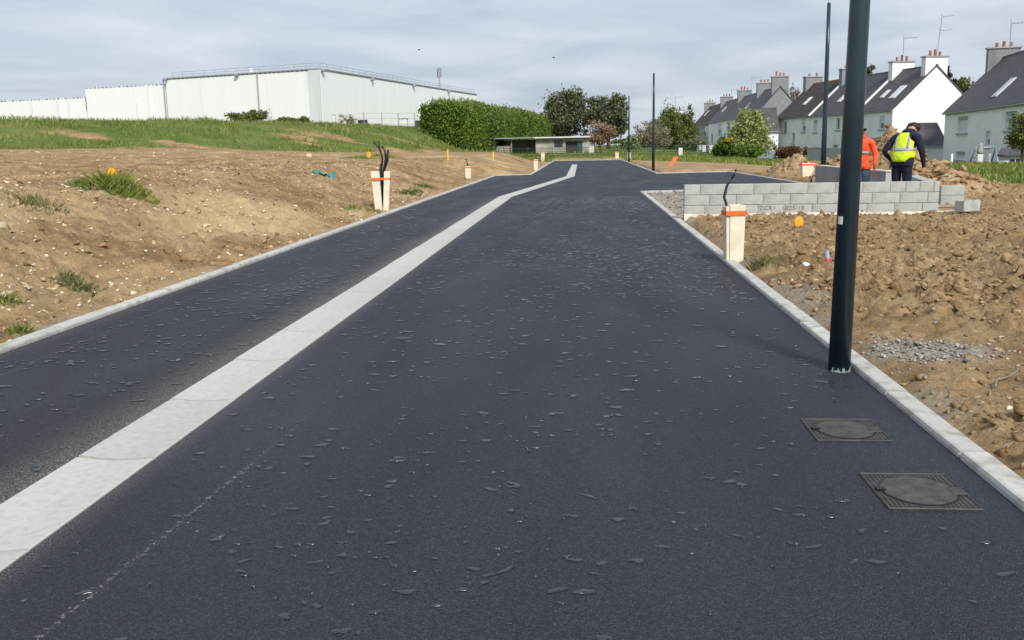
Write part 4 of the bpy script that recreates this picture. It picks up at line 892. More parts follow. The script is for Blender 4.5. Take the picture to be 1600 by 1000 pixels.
def ext2(shell, t):
    tor = lambda ow, c: ow[0] in ('waist', 'chest', 'pelvis') and c.z < 1.5 and ow[1] not in ('Lknee', 'Rknee')
    shell('jacket_hem', tor, .02, 'hivis_o', [((0, 0, .88), (0, 0, 1), True), ((0, 0, 1.12), (0, 0, 1), False)])
    shell('reflective_band', tor, .012, 'reflective', [((0, 0, 1.19), (0, 0, 1), True), ((0, 0, 1.24), (0, 0, 1), False)])
    shell('collar', lambda ow, c: ow[0] == 'neckb' and ow[1] == 'neck', .016, 'hivis_o', [((0, 0, 1.50), (0, 0, 1), True), ((0, 0, 1.575), (0, .2, 1), False)])
    shell('cap', lambda ow, c: ow[1] in ('head', 'crown', 'nose') and c.z > 1.675, .014, 'cap')
    o = link('cap_peak', bevel(MB().box((0, .185, 1.70), (.14, .11, .012)).mesh('cap_peak'), .004), MT['cap']); o.parent = t
    for s_ in (-1, 1): o = link('eye', MB().tube([(s_*.032, .148, 1.668), (s_*.032, .155, 1.668)], [.011, .006], 8).mesh('eye'), MT['black_plastic']); o.parent = t
q = D(1344, 300, 18.7)
person('person', 'person in an orange hi-vis jacket and dark cap, partly hidden by the near lamp post', J, E, ['hivis_o', 'skin', 'denim', 'black_plastic'], mo2, (q.x, 18.7, .0), math.radians(165), ext2)

# ================================================================== WAREHOUSE
WC = D(498, 107, 150); ZT = WC.z; WL = P(258, 122.5, ZT); WR = P(745, 147.5, ZT); ZB = 2.0
def clad_wall(name, a, b, z0, z1, mt, parent, step=1.0, dep=.008):
    """wall of upright trapezoid sheeting between two plan points, outside on the camera's side"""
    a, b = Vector((a.x, a.y, 0)), Vector((b.x, b.y, 0)); d = b-a; L = d.length; d.normalize(); n = Vector((d.y, -d.x, 0)); n = n if n.dot(-a) > 0 else -n
    vs = []; k = int(L/step)
    for i in range(k+1):
        for f, o_ in ((0, 0), (.7, 0), (.78, dep), (.92, dep)):
            s_ = (i+f)*step
            if s_ > L: continue
            q = a+d*s_+n*o_; vs += [(q.x, q.y, z0), (q.x, q.y, z1)]
    q = b; vs += [(q.x, q.y, z0), (q.x, q.y, z1)]
    return part(name, MB().add(vs, [(2*i, 2*i+2, 2*i+3, 2*i+1) for i in range(len(vs)//2-1)]), mt, parent)
def railing(a, b, z, parent, step=2.6, h=1.05):
    a, b = Vector((a.x, a.y, 0)), Vector((b.x, b.y, 0)); L = (b-a).length; n = round(L/step)
    for i in range(n+1): q = a.lerp(b, i/n); part('railing_post', MB().box((q.x, q.y, z+h/2), (.06, .06, h)), MT['galv'], parent)
    for hh in (h, h*.55): part('rail', MB().tube([(a.x, a.y, z+hh), (b.x, b.y, z+hh)], .04, 6), MT['galv'], parent)
back = (WR-WC); back.z = 0; bdir = back.normalized()
t = thing('warehouse', 'large white clad warehouse with a roof railing on the grassy rise', 'building', (WC.x, WC.y, ZB))
main = t
clad_wall('front_wall', WL, WC, ZB, ZT, MT['white_clad'], t); clad_wall('side_wall', WC, WR, ZB, ZT, MT['white_clad'], t)
BK1 = WR+Vector((-36, 14, 0)); BK2 = WL+back
part('rear_wall', MB().add([(p_.x, p_.y, z) for p_ in (WR, BK1, BK2, WL) for z in (ZB, ZT)], [(0, 2, 3, 1), (2, 4, 5, 3), (4, 6, 7, 5)]), MT['white_clad'], t)
part('roof', MB().prism([(p_.x, p_.y) for p_ in (WL, WC, WR, BK1, BK2)], ZT-.3, ZT-.05), MT['roof_edge'], t)
for a, b in ((WL, WC), (WC, WR)):
    d = (b-a).normalized(); n = Vector((d.y, -d.x, 0)); n = n if n.dot(-a) > 0 else -n
    part('roof_trim', MB().obox(Vector((a.x, a.y, ZT-.12))+n*.085, b-a, n*.10, (0, 0, .2)), MT['roof_edge'], t)
fd = (WC-WL).normalized(); fn = Vector((fd.y, -fd.x, 0)); fn = fn if fn.dot(-WC) > 0 else -fn; sn = Vector((bdir.y, -bdir.x, 0)); sn = sn if sn.dot(-WC) > 0 else -sn
cs = plane_hit(484, 150, WC, fn); part('grey_corner_panel', MB().obox(Vector((cs.x, cs.y, ZB))+fn*.08, Vector((WC.x-cs.x, WC.y-cs.y, 0)), fn*.05, (0, 0, ZT-ZB-.15)), MT['clad_grey'], t)
for u in (258.5, 405, 500): q = plane_hit(u, 150, WC, fn if u < 498 else sn); nn = fn if u < 498 else sn; part('downpipe', MB().tube([(q.x+nn.x*.25, q.y+nn.y*.25, ZB), (q.x+nn.x*.25, q.y+nn.y*.25, ZT-.2)], .13, 8), MT['roof_edge'] if u != 500 else MT['clad_grey'], t)
for u, v in ((260, 124), (371, 117.5), (502, 110), (580, 124), (645, 134), (700, 143)):
    nn = fn if u < 498 else sn; q = plane_hit(u, v, WC, nn)+nn*.35; part('wall_lamp', MB().box(q, (.7, .7, .5)), MT['roof_edge'], t, bev=.1)
a = WL+fd*1.2-fn*.6; railing(a, WC-fd*.4-fn*.6, ZT, t); railing(WC+bdir*.5-fn*.6-sn*.4, WR-bdir*.5-sn*.4, ZT, t)
q = plane_hit(393, 104, WC-fn*3, fn); part('roof_vent', MB().box((q.x, q.y, ZT+.55), (.6, .6, 1.1)), MT['white_paint'], t)
z2 = D(258, 131, WL.y+.6).z; W2 = P(133, 137.5, z2); W2a = D(258, 131, WL.y+.6)
t = thing('warehouse', 'lower white warehouse hall adjoining the tall one on its left', 'building', (W2.x, W2.y, ZB))
clad_wall('front_wall', W2, W2a, ZB, z2, MT['white_clad'], t); part('side_wall', MB().add([(W2.x, W2.y, ZB), (W2.x+back.x*.4, W2.y+back.y*.4, ZB), (W2.x+back.x*.4, W2.y+back.y*.4, z2), (W2.x, W2.y, z2)], [(0, 1, 2, 3)]), MT['white_clad'], t)
part('roof', MB().prism([(W2.x, W2.y), (W2a.x, W2a.y), (W2a.x+back.x*.4-1, W2a.y+back.y*.4), (W2.x+back.x*.4, W2.y+back.y*.4)], z2-.25, z2), MT['roof_edge'], t)
for u in (214, 233):
    d = (W2a-W2).normalized(); n = Vector((d.y, -d.x, 0)); n = n if n.dot(-W2) > 0 else -n; q = plane_hit(u, 150, W2, n)+n*.25; part('downpipe', MB().tube([(q.x, q.y, ZB), (q.x, q.y, z2-.2 if u == 233 else z2-3)], .14, 8), MT['clad_grey'], t)
z3 = D(133, 151.5, W2.y+.8).z; W3a = D(133, 151.5, W2.y+.8); W3 = P(-110, 163, z3)
t = thing('warehouse', 'long low white warehouse hall at the far left edge', 'building', (W3a.x, W3a.y, ZB))
clad_wall('front_wall', W3, W3a, ZB, z3, MT['white_clad'], t); part('roof', MB().prism([(W3.x, W3.y), (W3a.x, W3a.y), (W3a.x+8, W3a.y+30), (W3.x+8, W3.y+40)], z3-.25, z3), MT['roof_edge'], t)
for u in (50, 108, 91):
    d = (W3a-W3).normalized(); n = Vector((d.y, -d.x, 0)); n = n if n.dot(-W3) > 0 else -n; q = plane_hit(u, 160, W3, n)+n*.25; part('downpipe', MB().tube([(q.x, q.y, ZB), (q.x, q.y, z3-.4)], .14, 8), MT['clad_grey'], t)
# telecom mast behind
q = D(686, 105, 222); t = thing('telecom_mast', 'slim grey telecom mast rising behind the white warehouse', 'mast', (q.x, q.y, 5))
part('pole', MB().tube([(q.x, q.y, 4), (q.x, q.y, q.z)], [.35, .22], 10), MT['galv'], t)
for a in range(3): an = a*2.1+.4; part('antenna', MB().box((q.x+.5*math.cos(an), q.y+.5*math.sin(an), q.z-1.3), (.35, .3, 2.2), an), MT['roof_edge'], t)
# yard fence and goods in front of the warehouse
def ground_at(u, d): p_ = D(u, 200, d); return Vector((p_.x, d, T(p_.x, d)))
ya, yb = ground_at(560, 118), ground_at(668, 104)
t = thing('yard_fence', 'thin mesh yard fence with dark posts in front of the warehouse side', 'fence', ya)
for u in (569, 597, 622.5, 648, 666):
    q = plane_hit(u, 195, ya, Vector((yb.y-ya.y, ya.x-yb.x, 0))); z = T(q.x, q.y); part('post', MB().box((q.x, q.y, z+.8), (.09, .09, 2.2)), MT['roof_edge'], t)
for hh in (.5, 1.2, 1.85): part('wire', MB().tube([(ya.x, ya.y, ya.z+hh), (yb.x, yb.y, yb.z+hh)], .018, 5), MT['galv'], t)
def goods(nm, u, v0, v1, w_, d, mt, label, cat, fn_=None):
    a, b = D(u, v1, d), D(u, v0, d); t_ = thing(nm, label, cat, (a.x, d, a.z-.3)); W_ = w_*d/F
    part('body', MB().box((a.x, d, (a.z-.3+b.z)/2), (W_, W_, b.z-a.z+.3)), mt, t_, bev=W_*.08); part('lid', MB().box((a.x, d, b.z+.05), (W_*1.08, W_*1.08, .09)), MT['roof_edge'], t_); return t_
goods('waste_bin', 567, 188, 196, 13, 120, MT['dark_timber'], 'dark square bin by the warehouse yard fence', 'bin')
goods('crate', 590, 194, 197, 8, 118, MT['blue_grey'], 'small blue-grey crate in the grass by the yard fence', 'crate')
goods('water_tank', 631, 186, 196, 12, 116, MT['white_paint'], 'pale water tank behind the yard fence', 'tank')
goods('machine', 655, 189, 196, 11, 116, MT['dark_timber'], 'dark machine beside the hedge end', 'machine')
goods('meter_cabinet', 522, 180, 193, 5, 135, MT['clad_grey'], 'narrow grey meter cabinet at the warehouse corner', 'cabinet')

# ================================================================== GARDEN SHED AT THE ROAD END
sh = D(770, 237, 93); se = D(921, 237, 93); zt = D(845, 214, 93).z; z0 = T(-5, 93)-.2
t = thing('garden_shed', 'long low shed with a flat roof and an open bay, beyond the road end', 'shed', ((sh.x+se.x)/2, 93, z0))
def X(u): return D(u, 230, 93).x
def seg(u0, u1, za, zb, y, mt, nm, th=.15): part(nm, MB().obox((X(u0), y, za), (X(u1)-X(u0), 0, 0), (0, th, 0), (0, 0, zb-za)), mt, t)
seg(770, 774, z0, zt-.05, 93, MT['shed_wall'], 'wall'); seg(774.5, 921, z0, zt-.25, 97, MT['shed_wall'], 'rear_wall'); seg(837, 866, z0, zt-.12, 93, MT['shed_wall'], 'wall')
seg(879, 884, z0, zt-.12, 93, MT['shed_wall'], 'wall'); seg(910, 920, z0, zt-.12, 93, MT['shed_wall'], 'wall'); seg(866, 879, z0, z0+.9, 93, MT['shed_wall'], 'wall'); seg(884, 910, zt-.5, zt-.12, 93.002, MT['shed_wall'], 'wall')
seg(798, 800, z0, zt-.2, 93, MT['wood'], 'post'); seg(775, 798, z0, z0+1.15, 93.3, MT['shed_wall'], 'low_wall'); seg(884, 902, z0, zt-.5, 93.25, MT['l_mid'] if False else MT['dark_timber'], 'back_panel')
w_ = part('window', MB().obox((X(866.5), 93.05, z0+.95), (X(878.5)-X(866.5), 0, 0), (0, .06, 0), (0, 0, zt-.2-z0-.95)), MT['glass'], t); part('frame', MB().obox((X(866), 92.97, zt-.24), (X(879)-X(866), 0, 0), (0, .05, 0), (0, 0, .08)), MT['frame'], w_)
seg(902, 910, z0, zt-.5, 93.05, MT['green_door'], 'door')
part('roof', MB().add([(X(768), 92.5, zt-.13), (X(922), 92.5, zt-.13), (X(922)+.4, 97.4, zt-.08), (X(768)+.4, 97.4, zt-.08), (X(768), 92.5, zt+.0), (X(922), 92.5, zt+.0), (X(922)+.4, 97.4, zt+.05), (X(768)+.4, 97.4, zt+.05)], [(3, 2, 1, 0), (4, 5, 6, 7), (0, 1, 5, 4), (1, 2, 6, 5), (2, 3, 7, 6), (3, 0, 4, 7)]), MT['zinc'], t)
part('fascia', MB().obox((X(836), 92.44, zt-.14), (X(922)-X(836), 0, 0), (0, .05, 0), (0, 0, .12)), MT['white_paint'], t)
goods('water_tank', 924, 228, 237, 8, 92, MT['white_paint'], 'white water butt at the right end of the low shed', 'tank')
# low green mesh fence along the end of the plot
t = thing('mesh_fence', 'low dark green mesh fence across the grass at the end of the road', 'fence', (0, 90, T(0, 90)))
fa, fb = Vector((-13, 89.5, 0)), Vector((24, 87, 0))
for i in range(16):
    q = fa.lerp(fb, i/15); part('post', MB().box((q.x, q.y, T(q.x, q.y)+.5), (.06, .06, 1.1)), MT['green_fence'], t)
for hh in (.18, .36, .54, .72, .9): part('wire', MB().tube([(fa.lerp(fb, i/15).x, fa.lerp(fb, i/15).y, T(fa.lerp(fb, i/15).x, fa.lerp(fb, i/15).y)+hh) for i in range(16)], .022, 4), MT['green_fence'], t)

# ================================================================== HOUSES
def house(A, B, zb, ze, depth, rise, label, roof='slate', wall_m='house_cool', gable_near='house_white', wins=(), lights=(), chims=(), pots=3, verge=None, antenna=None, ov=.22):
    """A = far facade corner, B = near facade corner (plan); facade faces the camera's left"""
    A, B = Vector((A[0], A[1], 0)), Vector((B[0], B[1], 0)); d = (B-A); L = d.length; d.normalize(); n = Vector((d.y, -d.x, 0))
    if n.x > 0: n = -n                                   # outward from the facade
    dep = -n*depth; up = Vector((0, 0, 1)); t = thing('house', label, 'house', (A+B)/2+Vector((0, 0, zb)))
    Hh = ze-zb; holes = []
    for (u0, u1, v0, v1, kind) in wins:
        p0 = plane_hit(u0, (v0+v1)/2, A, n); p1 = plane_hit(u1, (v0+v1)/2, A, n); s0, s1 = sorted(((p0-A).dot(d), (p1-A).dot(d))); um = (u0+u1)/2
        za, zc = plane_hit(um, v1, A, n).z-zb, plane_hit(um, v0, A, n).z-zb; s0, s1 = max(.3, s0), min(L-.3, s1); za, zc = max(.1, za), min(Hh-.25, zc)
        if s1-s0 > .2 and zc-za > .2: holes.append((s0, s1, za, zc, kind))
    ss = sorted({0, L, *[h[0] for h in holes], *[h[1] for h in holes]}); zs = sorted({0, Hh, *[h[2] for h in holes], *[h[3] for h in holes]}); mb = MB()
    pt = lambda s_, z, o_=0: A+d*s_+up*(zb+z)+n*o_
    for i in range(len(ss)-1):
        for j in range(len(zs)-1):
            cs_, cz = (ss[i]+ss[i+1])/2, (zs[j]+zs[j+1])/2
            if any(h[0] < cs_ < h[1] and h[2] < cz < h[3] for h in holes): continue
            mb.add([pt(ss[i], zs[j]), pt(ss[i+1], zs[j]), pt(ss[i+1], zs[j+1]), pt(ss[i], zs[j+1])], [(0, 1, 2, 3)])
    R_ = -.22
    for h in holes:
        q = [(h[0], h[2]), (h[1], h[2]), (h[1], h[3]), (h[0], h[3])]
        for i in range(4): a, b = q[i], q[(i+1) % 4]; mb.add([pt(*a), pt(*b), pt(*b, R_), pt(*a, R_)], [(0, 1, 2, 3)])
    part('facade', mb, MT[wall_m], t)
    for nm, o_, m_ in (('near_gable', B, gable_near), ('far_gable', A, wall_m)):
        o2 = o_-d*(.01 if nm == 'near_gable' else -.01)
        part(nm, MB().add([o2+up*zb, o2+dep+up*zb, o2+dep+up*ze, o2+dep/2+up*(ze+rise), o2+up*ze], [(0, 1, 2, 3, 4)]), MT[m_], t)
    part('rear_wall', MB().add([A+dep+up*zb, B+dep+up*zb, B+dep+up*ze, A+dep+up*ze], [(0, 1, 2, 3)]), MT[wall_m], t)
    # roof: two thick slopes
    sl = (dep/2+up*rise); sn_ = sl.cross(d).normalized(); sn_ = sn_ if sn_.z > 0 else -sn_; e0 = A+up*ze-d*.05; e1 = B+up*ze+d*.08
    k = ov/sl.length
    rf = part('roof', MB().obox(e0-sl*k, (e1-e0), sl*(1+k), sn_*.14), MT[roof], t)
    sl2 = (-dep/2+up*rise); sn2 = sl2.cross(d).normalized(); sn2 = sn2 if sn2.z > 0 else -sn2
    part('rear_roof', MB().obox(e0+dep-sl2*k, (e1-e0), sl2*(1+k), sn2*.14), MT[roof], t)
    part('ridge_cap', MB().tube([e0+dep/2+up*(rise+.12), e1+dep/2+up*(rise+.12)], .13, 8), MT['pot'] if roof == 'slate_moss' else MT[roof], rf)
    part('gutter', MB().tube([e0+n*(ov*.7+.05)+up*(-ov*.72+.02), e1+n*(ov*.7+.05)+up*(-ov*.72+.02)], .07, 8), MT['zinc'], t)
    for (u, v, w_, h_) in lights:
        q = plane_hit(u, v, A+up*ze+sn_*.14, sn_); su = sl.normalized(); fr = part('skylight', MB().obox(q-d*w_/2-su*h_/2-sn_*.02, d*w_, su*h_, sn_*.10), MT['frame'], rf)
        part('pane', MB().obox(q-d*(w_/2-.08)-su*(h_/2-.08)+sn_*.08, d*(w_-.16), su*(h_-.16), sn_*.012), MT['shutter'], fr)
    for h in holes:
        s0, s1, za, zc, kind = h; win = part('window', MB().obox(pt(s0, za, R_-.02), d*(s1-s0), up*(zc-za), n*.03), MT['glass'] if kind != 's' else MT['shutter'], t)
        fw = .11
        if kind != 's':
            for (a, b, c, e) in ((s0, s1, za, za+fw), (s0, s1, zc-fw, zc), (s0, s0+fw, za+fw, zc-fw), (s1-fw, s1, za+fw, zc-fw)): part('frame', MB().obox(pt(a, c, R_+.012), d*(b-a), up*(e-c), n*.05), MT['frame'], win)
            if s1-s0 > .9: part('frame', MB().obox(pt((s0+s1)/2-.05, za+fw, R_+.012), d*.1, up*(zc-za-2*fw), n*.05), MT['frame'], win)
        if kind == 'h': part('shutter', MB().obox(pt(s0+.01, za+(zc-za)*.45, R_+.07), d*(s1-s0-.02), up*((zc-za)*.55-.01), n*.03), MT['shutter'], win)
        if kind == 's':
            part('shutter_box', MB().obox(pt(s0, zc-.22, R_+.012), d*(s1-s0), up*.22, n*.12), MT['sill'], win)
        part('sill', MB().obox(pt(s0-.12, za-.12, -.02), d*(s1-s0+.24), up*.12, n*.16), MT['sill'], win)
    for (s_, hgt, wd, m_, np_) in chims:
        th = .75; zr = ze+rise; drop = wd*.5*(rise/(depth/2))+.3
        o_ = A+d*(s_-th/2)+dep/2+n*(wd/2); c = part('chimney', MB().obox(o_+up*(zr-drop), d*th, -n*wd, up*(hgt+drop)), MT[m_], t)
        part('cap', MB().obox(o_+up*(zr+hgt)-d*.1+n*.1, d*(th+.2), -n*(wd+.2), up*.12), MT['sill'] if m_ != 'house_white' else MT['roof_edge'], c)
        for i in range(np_):
            q = o_+d*th/2-n*(wd*(.28+.44*(i/(max(1, np_-1)))))+up*(zr+hgt+.1); hh = random.uniform(.35, .75); part('chimney_pot', MB().tube([q, q+up*hh*.8, q+up*hh], [.15, .12, .14], 10), MT['pot'], c)
    if verge is not None:
        for s_ in verge: part('verge', MB().obox(A+d*(s_-.12)+up*(ze)-sl*k, d*.24, sl*(1+k), sn_*.30), MT['house_white'], t)
    if antenna:
        for (s_, ha) in antenna:
            q = A+d*s_+dep/2+up*(ze+rise); top = q+up*ha; an = part('antenna', MB().tube([q, top], .035, 6), MT['roof_edge'], t); bo = top+Vector((1.6, .3, .05))
            part('boom', MB().tube([top, bo], .03, 5), MT['roof_edge'], an)
            for i in range(5): c = top.lerp(bo, .1+.2*i); part('element', MB().tube([c-up*.0-Vector((0, .35, 0)), c+Vector((0, .35, 0))], .015, 4), MT['roof_edge'], an)
            for i in (-1, 1): part('element', MB().tube([top, top+Vector((-.05, 0, i*.35))], .02, 4), MT['roof_edge'], an)
    return t
# --- far terrace: four grey-gabled houses
A1 = D(1180, 179.6, 132); A0 = P(1084, 196, A1.z); zeA = A1.z; lab = ['farthest house of the grey-gabled terrace, chimney at its far end', 'second house from the far end of the grey-gabled terrace', 'third house of the terrace, with a pale skylight and tall chimney', 'near end house of the grey terrace with a bare grey gable']
wa = [(1090, 1093.5, 200, 214, 'g'), (1100, 1106, 197, 213, 'h'), (1111, 1114, 209, 226, 'g'), (1122, 1128, 194, 210, 'h'), (1136, 1141, 191, 208, 'g'), (1150, 1156, 190, 207, 'h'), (1166, 1172, 187, 206, 'h')]
la = [(1087, 179, .8, 1.2), (1096, 178, .8, 1.2), (1104, 177, .9, 1.6), (1131.6, 171, .8, 1.3), (1169, 165.6, .8, 1.4)]
AA, AB = A0.xy, A1.xy; dA = (AB-AA); cut = []
for u in (1084, 1107, 1131, 1158, 1180): q = plane_hit(u, 190, A0, Vector((dA.y, -dA.x, 0))); cut.append(Vector((q.x, q.y)))
for i in range(4):
    u0, u1 = (1084, 1107, 1131, 1158)[i], (1107, 1131, 1158, 1181)[i]; Ls = (cut[i+1]-cut[i]).length
    house(cut[i], cut[i+1]-(cut[i+1]-cut[i]).normalized()*.02, -.4, zeA, 7.0, 3.9, lab[i], 'slate_moss' if i in (0,) else 'slate', 'house_cool' if i != 0 else 'shed_wall', 'render_grey',
          [w_ for w_ in wa if u0 <= w_[0] < u1], [l for l in la if u0-3 <= l[0]-4 < u1-3], [((.5 if i == 0 else .2), 1.0+.1*i, 2.4, 'render_grey', 3)]+([(Ls-.42, 1.5, 2.4, 'render_grey', 3)] if i == 3 else []), antenna=[(Ls*.4, 3.0)] if i == 2 else ([(Ls*.3, 2.2)] if i == 1 else None))
# --- white row: three houses, the last with a tall white gable
B1 = D(1393.5, 171, 95); zeB = B1.z; B0 = P(1214, 185, zeB); nB = Vector((B1.y-B0.y, -(B1.x-B0.x), 0))
def onB(u): q = plane_hit(u, 200, B0, nB); return Vector((q.x, q.y))
wb = [(1223.5, 1229, 190, 208, 'g'), (1253, 1259, 186, 206, 'h'), (1237.5, 1241.5, 207, 224, 'g'), (1271, 1277, 188, 207, 's'), (1306, 1312.5, 184, 203, 'g'), (1287, 1291, 205, 219, 'h'), (1301, 1309, 226, 232, 'g'), (1374, 1382, 181, 202, 'h'), (1351, 1355, 203, 218, 'h'), (1330, 1337, 183, 202, 'h')]
lb_ = [(1262, 158, .8, 1.4), (1316, 154, .8, 1.2), (1383.5, 147, .7, 1.2), (1403, 144, 1.1, 1.9)]
bl = ['white row house with a mossy brown roof, at the far end of the white row', 'middle white row house, partly behind the near lamp post', 'white end house with a tall blank white gable and white chimneys']
bc = [1214, 1266, 1340, 1393.5]
for i in range(3):
    a, b = onB(bc[i]), onB(bc[i+1]); dd = (b-a).normalized(); Ls = (b-a).length
    ch_ = [[(.5, 1.0, 2.4, 'render_grey', 2)], [(.4, 1.2, 2.3, 'render_grey', 2)], [(.4, 1.0, 2.6, 'house_white', 3), (Ls-.39, .95, 2.5, 'house_white', 3)]][i]
    house(a, b-dd*(.02 if i < 2 else 0), -.7, zeB, 9.4, 4.35, bl[i], ['slate_moss', 'slate', 'slate'][i], 'house_cool', 'house_white', [w_ for w_ in wb if bc[i] <= w_[0] < bc[i+1]], [l for l in lb_ if bc[i]+8 <= l[0] < bc[i+1]+28 and (i != 0 or l[0] < 1290) and (i != 1 or l[0] < 1350) and (i != 2 or l[0] > 1350)], ch_, verge=[.1] if i else None, antenna=[(.6, 3.6)] if i == 2 else None)
q = plane_hit(1463, 60, Vector((B1.x, B1.y+.5, 0)), Vector((0, 1, 0)))
gb = B1+Vector((B1.x-B0.x, B1.y-B0.y, 0)).normalized()*-.7; hc = -Vector((B1.y-B0.y, -(B1.x-B0.x), 0)).normalized()
hc = hc if hc.x > 0 else -hc; base = Vector((gb.x, gb.y, zeB+4.35+1.0))+hc*5.2
t = thing('tv_antenna', 'tall double television antenna on the white gable chimney', 'antenna', base)
part('mast', MB().tube([base, base+Vector((.35, 0, 4.2))], .035, 6), MT['roof_edge'], t)
for z in (4.1, 2.7): part('boom', MB().tube([base+Vector((z*.083, 0, z)), base+Vector((z*.083+1.3, .2, z+.12))], .03, 5), MT['roof_edge'], t); part('element', MB().tube([base+Vector((z*.083-.1, 0, z-.3)), base+Vector((z*.083, 0, z)), base+Vector((z*.083-.1, 0, z+.3))], .02, 5), MT['roof_edge'], t)
# --- near right house
C1 = D(1477, 176, 84); zeC = C1.z; C0 = P(1650, 152.5, zeC)
house(C1.xy, C0.xy, -1.2, zeC, 8.8, 4.55, 'grey-white house with a dark slate roof at the right edge', 'slate', 'house_cool', 'house_cool',
      [(1496, 1512, 182, 208, 's'), (1571, 1588, 174, 204, 's'), (1540, 1547, 205, 229, 'h'), (1493, 1508, 237, 250, 's')], [(1569, 137, 1.3, 1.9)], [(.45, .95, 2.6, 'render_grey', 3)], antenna=[(2.2, 2.9)])
# --- annexes
def annex(u0, u1, d0, d1, zb, ze, zr, label, axis=0, wm='house_white', rm='slate'):
    x0, x1 = D(u0, 220, d0).x, D(u1, 220, d0).x; t = thing('annex', label, 'annex', ((x0+x1)/2, d0, zb)); up = Vector((0, 0, 1))
    part('wall', MB().prism([(x0, d0), (x1, d0), (x1, d1), (x0, d1)], zb, ze), MT[wm], t)
    if axis == 0:            # ridge runs left-right, one slope towards the camera
        ym = (d0+d1)/2; rf = part('roof', MB().add([(x0-.15, d0-.25, ze-.05), (x1+.15, d0-.25, ze-.05), (x1+.15, ym, zr), (x0-.15, ym, zr), (x0-.15, d1+.2, ze-.05), (x1+.15, d1+.2, ze-.05)], [(0, 1, 2, 3), (3, 2, 5, 4), (0, 3, 4), (1, 5, 2)]), MT[rm], t)
    else:                    # gable towards the camera
        xm = (x0+x1)/2; rf = part('roof', MB().add([(x0-.3, d0-.15, ze-.2), (xm, d0-.15, zr), (x1+.3, d0-.15, ze-.2), (x0-.3, d1, ze-.2), (xm, d1, zr), (x1+.3, d1, ze-.2)], [(0, 3, 4, 1), (1, 4, 5, 2)]), MT[rm], t)
        part('gable', MB().add([(x0, d0-.002, ze), (x1, d0-.002, ze), (xm, d0-.002, zr-.08)], [(0, 1, 2)]), MT[wm], t)
    part('verge', MB().tube([(x0-.15, d0-.26, ze-.06), (x1+.15, d0-.26, ze-.06)], .06, 6), MT['zinc'], rf)
    return t
annex(1438, 1479, 86.3, 92, -1.2, D(1450, 228, 86).z, D(1450, 191.5, 89).z, 'low white garage with a dark roof between the two white houses')
annex(1197, 1216, 118, 123, -.6, D(1205, 205, 118).z, D(1207, 168, 121).z, 'dark-roofed lean-to squeezed between the grey terrace and the white row', 0, 'house_cool', 'slate')
annex(1357, 1381, 91, 93, -.7, D(1370, 227, 91).z, D(1370, 215, 92).z, 'small porch with a dark roof in front of the white end house', 0, 'house_cool')
# far house behind the trees
a = D(1030, 178, 165); house((a.x-1, 178), (a.x+.5, 165), -.3, D(1030, 197, 165).z, 6.0, 1.9, 'distant house with a pale chimney behind the blossom tree', 'slate', 'house_white', 'house_white', (), (), [(12.6, .9, 1.8, 'house_white', 2)], antenna=[(11, 3.4)])

# ================================================================== GARDENS AT RIGHT
def bars(name, label, cat, segs, mt, r=.045):
    t_ = thing(name, label, cat, segs[0][0]);
    for i, (a, b) in enumerate(segs): part('bar', MB().tube([a, b], r, 8), mt, t_, True)
    return t_
d = 60; g = lambda u, v, dd=d: D(u, v, dd)
zg = T(g(1530, 255).x, d)
def dn(p_, z): return Vector((p_.x, p_.y, z))
bars('swing_frame', 'grey metal swing frame in the garden of the right-hand house', 'swing', [(g(1525, 231), g(1556, 230)), (g(1525, 231), dn(g(1513, 257, 61.5), zg)), (g(1525, 231), dn(g(1528, 257, 58.5), zg)), (g(1556, 230), dn(g(1547, 262, 61.5), zg)), (g(1556, 230), dn(g(1560, 262, 58.5), zg)), (g(1518, 246, 60.8), g(1527, 246, 59.3))], MT['galv'], .05)
for u, lab in ((1486, 'white fence post at the low garden wall, nearest the heap'), (1545, 'white fence post at the garden wall beside the swing frame')):
    q = P(u, 268, -.45); tag(part('fence_post', MB().tube([(q.x, q.y, -.6), (q.x, q.y, .55)], .06, 10), MT['white_paint'], None, True, 0), lab, 'post', 'white garden posts')
q = g(1530, 250, 59); t = thing('garden_statue', 'pale upright garden ornament under the swing frame', 'ornament', (q.x, q.y, zg)); part('pedestal', MB().box((q.x, q.y, zg+.4), (.35, .35, .8)), MT['white_paint'], t, bev=.03); part('figure', MB().tube([(q.x, q.y, zg+.8), (q.x, q.y, zg+1.05), (q.x+.03, q.y, zg+1.3), (q.x+.03, q.y, zg+1.5)], [.16, .2, .09, .11], 10), MT['shed_wall'], t, True)
a, b = D(1440, 262, 66), D(1480, 262, 62); c_ = D(1542, 262, 52)
t = thing('garden_wall', 'low dark mossy garden wall below the swing frame', 'wall', (b.x, b.y, T(b.x, b.y)))
for p0, p1 in ((a, b), (b, c_)): part('wall_run', MB().obox((p0.x, p0.y, -1.2), Vector((p1.x-p0.x, p1.y-p0.y, 0)), (0, .25, 0), (0, 0, 1.2+D(1500, 258, 57).z)), MT['dark_wall'], t)
